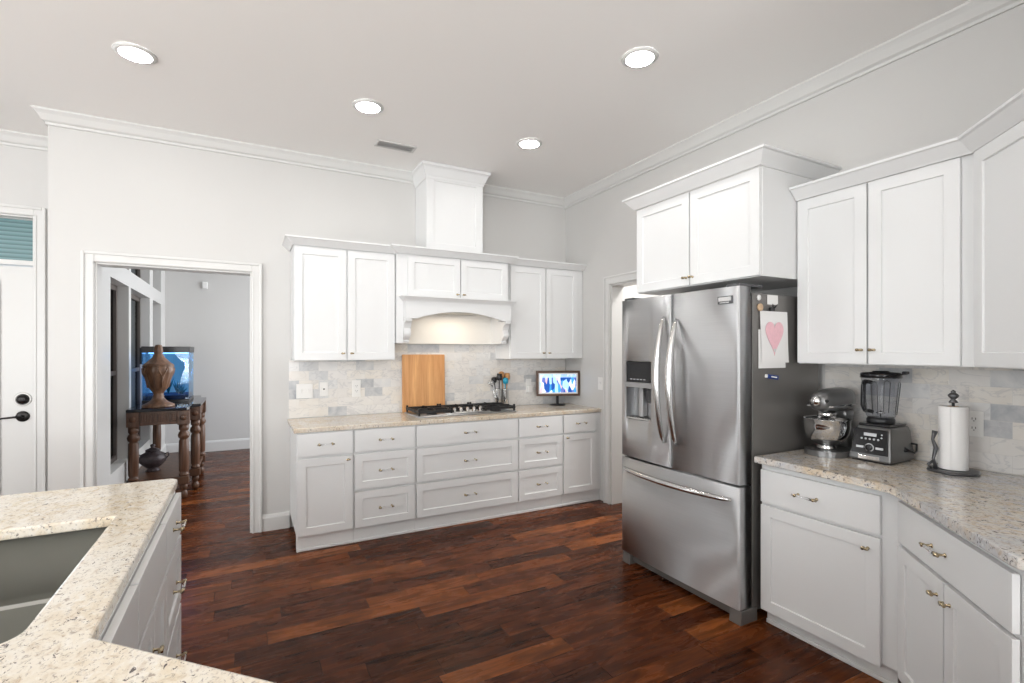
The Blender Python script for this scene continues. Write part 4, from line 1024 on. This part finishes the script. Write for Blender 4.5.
# ------------------------------------------------------------------ ceiling fittings
def downlight(x, y, label):
    t = thing('recessed_light', label, 'ceiling light', (x, y, CZ), 0, None)
    b = nb(); lathe(b, [(.078, -.012), (.078, -.004), (.100, -.0005), (.104, -.004), (.088, -.012), (.078, -.012)], (0, 0, 0), 36); obj('trim_ring', b, 'trim', t)
    b = nb(); lathe(b, [(.001, -.0075), (.0775, -.0075), (.0775, -.005), (.001, -.005)], (0, 0, 0), 36); obj('lens', b, 'lamp', t)
downlight(-.55, 3.455, 'round recessed light at the upper left, above the far doorway')
downlight(.73, 3.455, 'round recessed light in front of the air vent')
downlight(2.0, 3.46, 'round recessed light nearest the rear corner, right of the chimney')
downlight(1.972, 2.157, 'round recessed light nearest the refrigerator')
t = thing('ceiling_vent', 'white rectangular air vent with grey louvres in the ceiling', 'vent', (1.07, 4.02, CZ))
b = nb()
for (x0, x1, y0, y1) in ((-.16, -.14, -.065, .065), (.14, .16, -.065, .065), (-.14, .14, -.065, -.048), (-.14, .14, .048, .065)): box(b, x0, x1, y0, y1, -.008, -.0005, bev=.002)
obj('vent_frame', b, 'trim', t)
b = nb(); box(b, -.139, .139, -.047, .047, -.002, -.0006); obj('duct_back', b, 'duct', t)
for i in range(6):
    b = nb(); box(b, -.139, .139, -.0085, .0085, -.001, .0006); obj('slat', b, 'duct', t, loc=(0, -.040+i*.016, -.0062), rot=(math.radians(24), 0, 0))

# ------------------------------------------------------------------ far room: console table, urn, aquarium, pot
TZ = .92
t = thing('console_table', 'carved dark wood console table with black stone top in the far room', 'console table', (-.735, 6.70, 0))
def tpoly(g=0): return [(-.285+g*0, -.77+g), (.205-g, -.77+g), (.225-g, -.74+g), (.225-g, -.45+g), (.30-g, -.42+g), (.30-g, .42-g), (.225-g, .45-g), (.225-g, .74-g), (.205-g, .77-g), (-.285, .77-g)]
b = nb(); prism(b, tpoly(), TZ-.030, TZ, bev=.006); obj('stone_top', b, 'black_stone', t)
b = nb(); prism(b, tpoly(.035), TZ-.165, TZ-.0305)
for i in range(17):
    x = -.205+i*.021; box(b, x-.006, x+.006, -.742, -.7345, TZ-.135, TZ-.055, bev=.003)
for i in range(28):
    y = -.33+i*.0245; box(b, .2645, .272, y-.007, y+.007, TZ-.135, TZ-.055, bev=.003)
obj('apron', b, 'table_wood', t)
b = nb(); prism(b, tpoly(.03), .185, .225, bev=.006); obj('lower_shelf', b, 'table_wood', t)
LP = [(-.235, -.715), (.175, -.715), (.248, -.375), (.248, .375), (.175, .715), (-.235, .715)]
for x, y in LP:
    b = nb()
    box(b, -.050, .050, -.050, .050, TZ-.172, TZ-.0306, bev=.004)
    lathe(b, [(.001, -.056), (.022, -.056), (.030, -.0505), (.001, -.0502)], (0, 0, TZ-.10), 16, axis='y')
    lathe(b, [(.036, .226), (.044, .235), (.044, .25), (.034, .26), (.042, .28), (.045, .45), (.042, .585), (.032, .60), (.046, .615), (.052, .64), (.042, .668), (.032, .68), (.042, .695), (.044, .748)], (0, 0, 0), 20, flute=lambda j, h: (-.08 if (j % 2 and .27 < h < .59) else 0))
    box(b, -.044, .044, -.044, .044, .150, .2255, bev=.004)
    lathe(b, [(.012, 0), (.024, .004), (.034, .03), (.036, .055), (.026, .075), (.018, .085), (.03, .10), (.034, .12), (.03, .150)], (0, 0, 0), 20)
    obj('leg', b, 'table_wood', t, loc=(x, y, 0))
# urn
t = thing('carved_urn', 'carved brown wooden lidded urn at the near end of the console table', 'urn', (-.785, 6.10, TZ+.0008))
def fu(j, h): return .025*math.sin(j*2*PI/8*2)*(1 if .19 < h < .42 else 0)
b = nb(); lathe(b, [(.001, 0), (.138, 0), (.140, .012), (.13, .03), (.085, .05), (.06, .075), (.045, .10), (.05, .112), (.042, .125), (.05, .15), (.085, .20), (.104, .27), (.126, .34), (.134, .38), (.126, .40), (.132, .41), (.130, .42)], (0, 0, 0), 64, flute=fu)
o = obj('body', b, 'urn', t)
b = nb(); lathe(b, [(.131, .421), (.126, .43), (.103, .445), (.085, .465), (.055, .495), (.040, .525), (.036, .54), (.040, .548), (.035, .60), (.026, .622), (.001, .628)], (0, 0, 0), 64); obj('lid', b, 'urn', t)
b = nb()
for k in range(4):
    a = k*PI/2+.4
    pts = [(math.cos(a+d)*r, math.sin(a+d)*r, z) for d, r, z in ((-.3, .133, .39), (-.15, .128, .34), (0, .114, .30), (.15, .128, .34), (.3, .133, .39))]
    tube(b, pts, .008, 8)
    tube(b, [(math.cos(a)*.09, math.sin(a)*.09, .195), (math.cos(a)*.100, math.sin(a)*.100, .26), (math.cos(a+.1)*.124, math.sin(a+.1)*.124, .33)], .008, 8)
obj('carving', b, 'urn', t)
# aquarium
TX0, TX1, TY0, TY1 = -.995, -.565, 6.58, 7.12
t = thing('aquarium', 'blue-lit glass aquarium with black lid on the console table', 'aquarium', ((TX0+TX1)/2, (TY0+TY1)/2, TZ+.0008))
tw, td = (TX1-TX0)/2, (TY1-TY0)/2
b = nb(); box(b, -tw-.004, tw+.004, -td-.004, td+.004, .545, .612, bev=.004); obj('lid', b, 'blackplastic', t)
b = nb(); box(b, -tw, tw, -td, td, 0, .028, bev=.003); obj('base_frame', b, 'blackplastic', t)
b = nb()
for s in (-1, 1): box(b, s*(tw-.006)-.003, s*(tw-.006)+.003, -td+.004, td-.004, .028, .5445); box(b, -tw+.0095, tw-.0095, s*(td-.006)-.003, s*(td-.006)+.003, .028, .5445)
obj('glass_walls', b, 'tank_glass', t)
b = nb(); box(b, -tw+.01, tw-.01, -td+.01, td-.01, .0285, .075); obj('gravel', b, 'gravel', t)
b = nb(); box(b, -tw+.03, tw-.03, -.06, .06, .532, .5445); obj('led_strip', b, 'led', t)
for px, py, hh, n in ((-.12, -.10, .20, 9), (.08, .0, .16, 9), (-.02, .1, .26, 8), (.13, -.12, .11, 7)):
    b = nb()
    for k in range(n):
        a = k*2.4; r = .03+.02*(k % 3); z = .076+hh*(1-k/n*.5)
        tube(b, [(px, py, .074), (px+r*.4*math.cos(a), py+r*.4*math.sin(a), (z+.076)/2), (px+r*math.cos(a), py+r*math.sin(a), z)], [.004, .012, .002], 6, flat=.4)
    obj('water_plant', b, 'plant', t)
b = nb(); box(b, -tw-.022, -tw-.001, -td+.02, -td+.10, .42, .60, bev=.006); obj('filter_box', b, 'blackplastic', t)
tl = bpy.data.lights.new('tank_lamp', 'AREA'); tl.shape = 'RECTANGLE'; tl.size = .36; tl.size_y = .45; tl.energy = 2.2; tl.color = (.10, .38, 1)
o = bpy.data.objects.new('tank_lamp', tl); COL.objects.link(o); o.location = ((TX0+TX1)/2, (TY0+TY1)/2, TZ+.53)
# pot on the lower shelf
t = thing('lidded_pot', 'dark carved round pot on the lower shelf of the console table', 'pot', (-.87, 6.38, .2258))
b = nb(); lathe(b, [(.001, 0), (.06, 0), (.065, .012), (.045, .03), (.08, .06), (.115, .10), (.12, .14), (.10, .18), (.065, .20), (.06, .215)], (0, 0, 0), 32, flute=lambda j, h: .04*math.sin(j*2*PI/8)*(1 if .04 < h < .19 else 0)); obj('body', b, 'pot', t)
b = nb(); lathe(b, [(.066, .216), (.06, .226), (.03, .24), (.014, .25), (.024, .262), (.02, .278), (.001, .284)], (0, 0, 0), 24); obj('lid', b, 'pot', t)
b = nb()
for s in (-1, 1): tube(b, [(s*.10, 0, .17), (s*.135, 0, .185), (s*.14, 0, .15), (s*.118, 0, .13)], .007, 8)
obj('handle', b, 'pot', t)
b = nb(); tube(b, [(-.75, 8.49, .39), (-.75, 8.44, .37), (-.76, 8.42, .2), (-.80, 8.36, .03), (-.88, 8.1, .008), (-.90, 7.7, .008)], .005, 6); tag(obj('power_cord', b, 'blackplastic'), 'black power cord hanging from the far room outlet down to the floor', 'cord')
plate('wall_outlet', 'white outlet on the far room wall behind the console table', (-.75, FYB-.0005, .37), 0, .08, .12, 'outlet')
t = thing('motion_sensor', 'small white sensor box high on the far room wall', 'sensor', (-.545, FYB-.0005, 2.40))
b = nb(); box(b, -.035, .035, -.03, 0, 0, .10, bev=.008); obj('housing', b, 'white_plastic', t)
b = nb(); box(b, -.022, .022, -.034, -.0305, .015, .05, bev=.003); obj('lens', b, 'paper', t)

# repeats share a group name
GR = {'base_cabinet': 'white base cabinets', 'wall_cabinet': 'white wall cabinets', 'island_cabinet': 'cabinets along the inner side of the island',
      'recessed_light': 'recessed ceiling lights', 'wall_outlet': 'white wall outlets', 'switch_plate': 'white switch plates', 'granite_worktop': 'granite worktops',
      'round_magnet': 'magnets on the refrigerator side', 'magnet_card': 'magnets on the refrigerator side', 'magnetic_clip': 'magnets on the refrigerator side',
      'utensil_crock': 'steel utensil cups', 'tile_backsplash': 'marble tile backsplashes'}
for o in list(COL.objects):
    k = o.name.split('.')[0]
    if o.parent is None and 'label' in o and k in GR: o['group'] = GR[k]
    if o.parent is None and o.get('category') == 'utensil': o['group'] = G
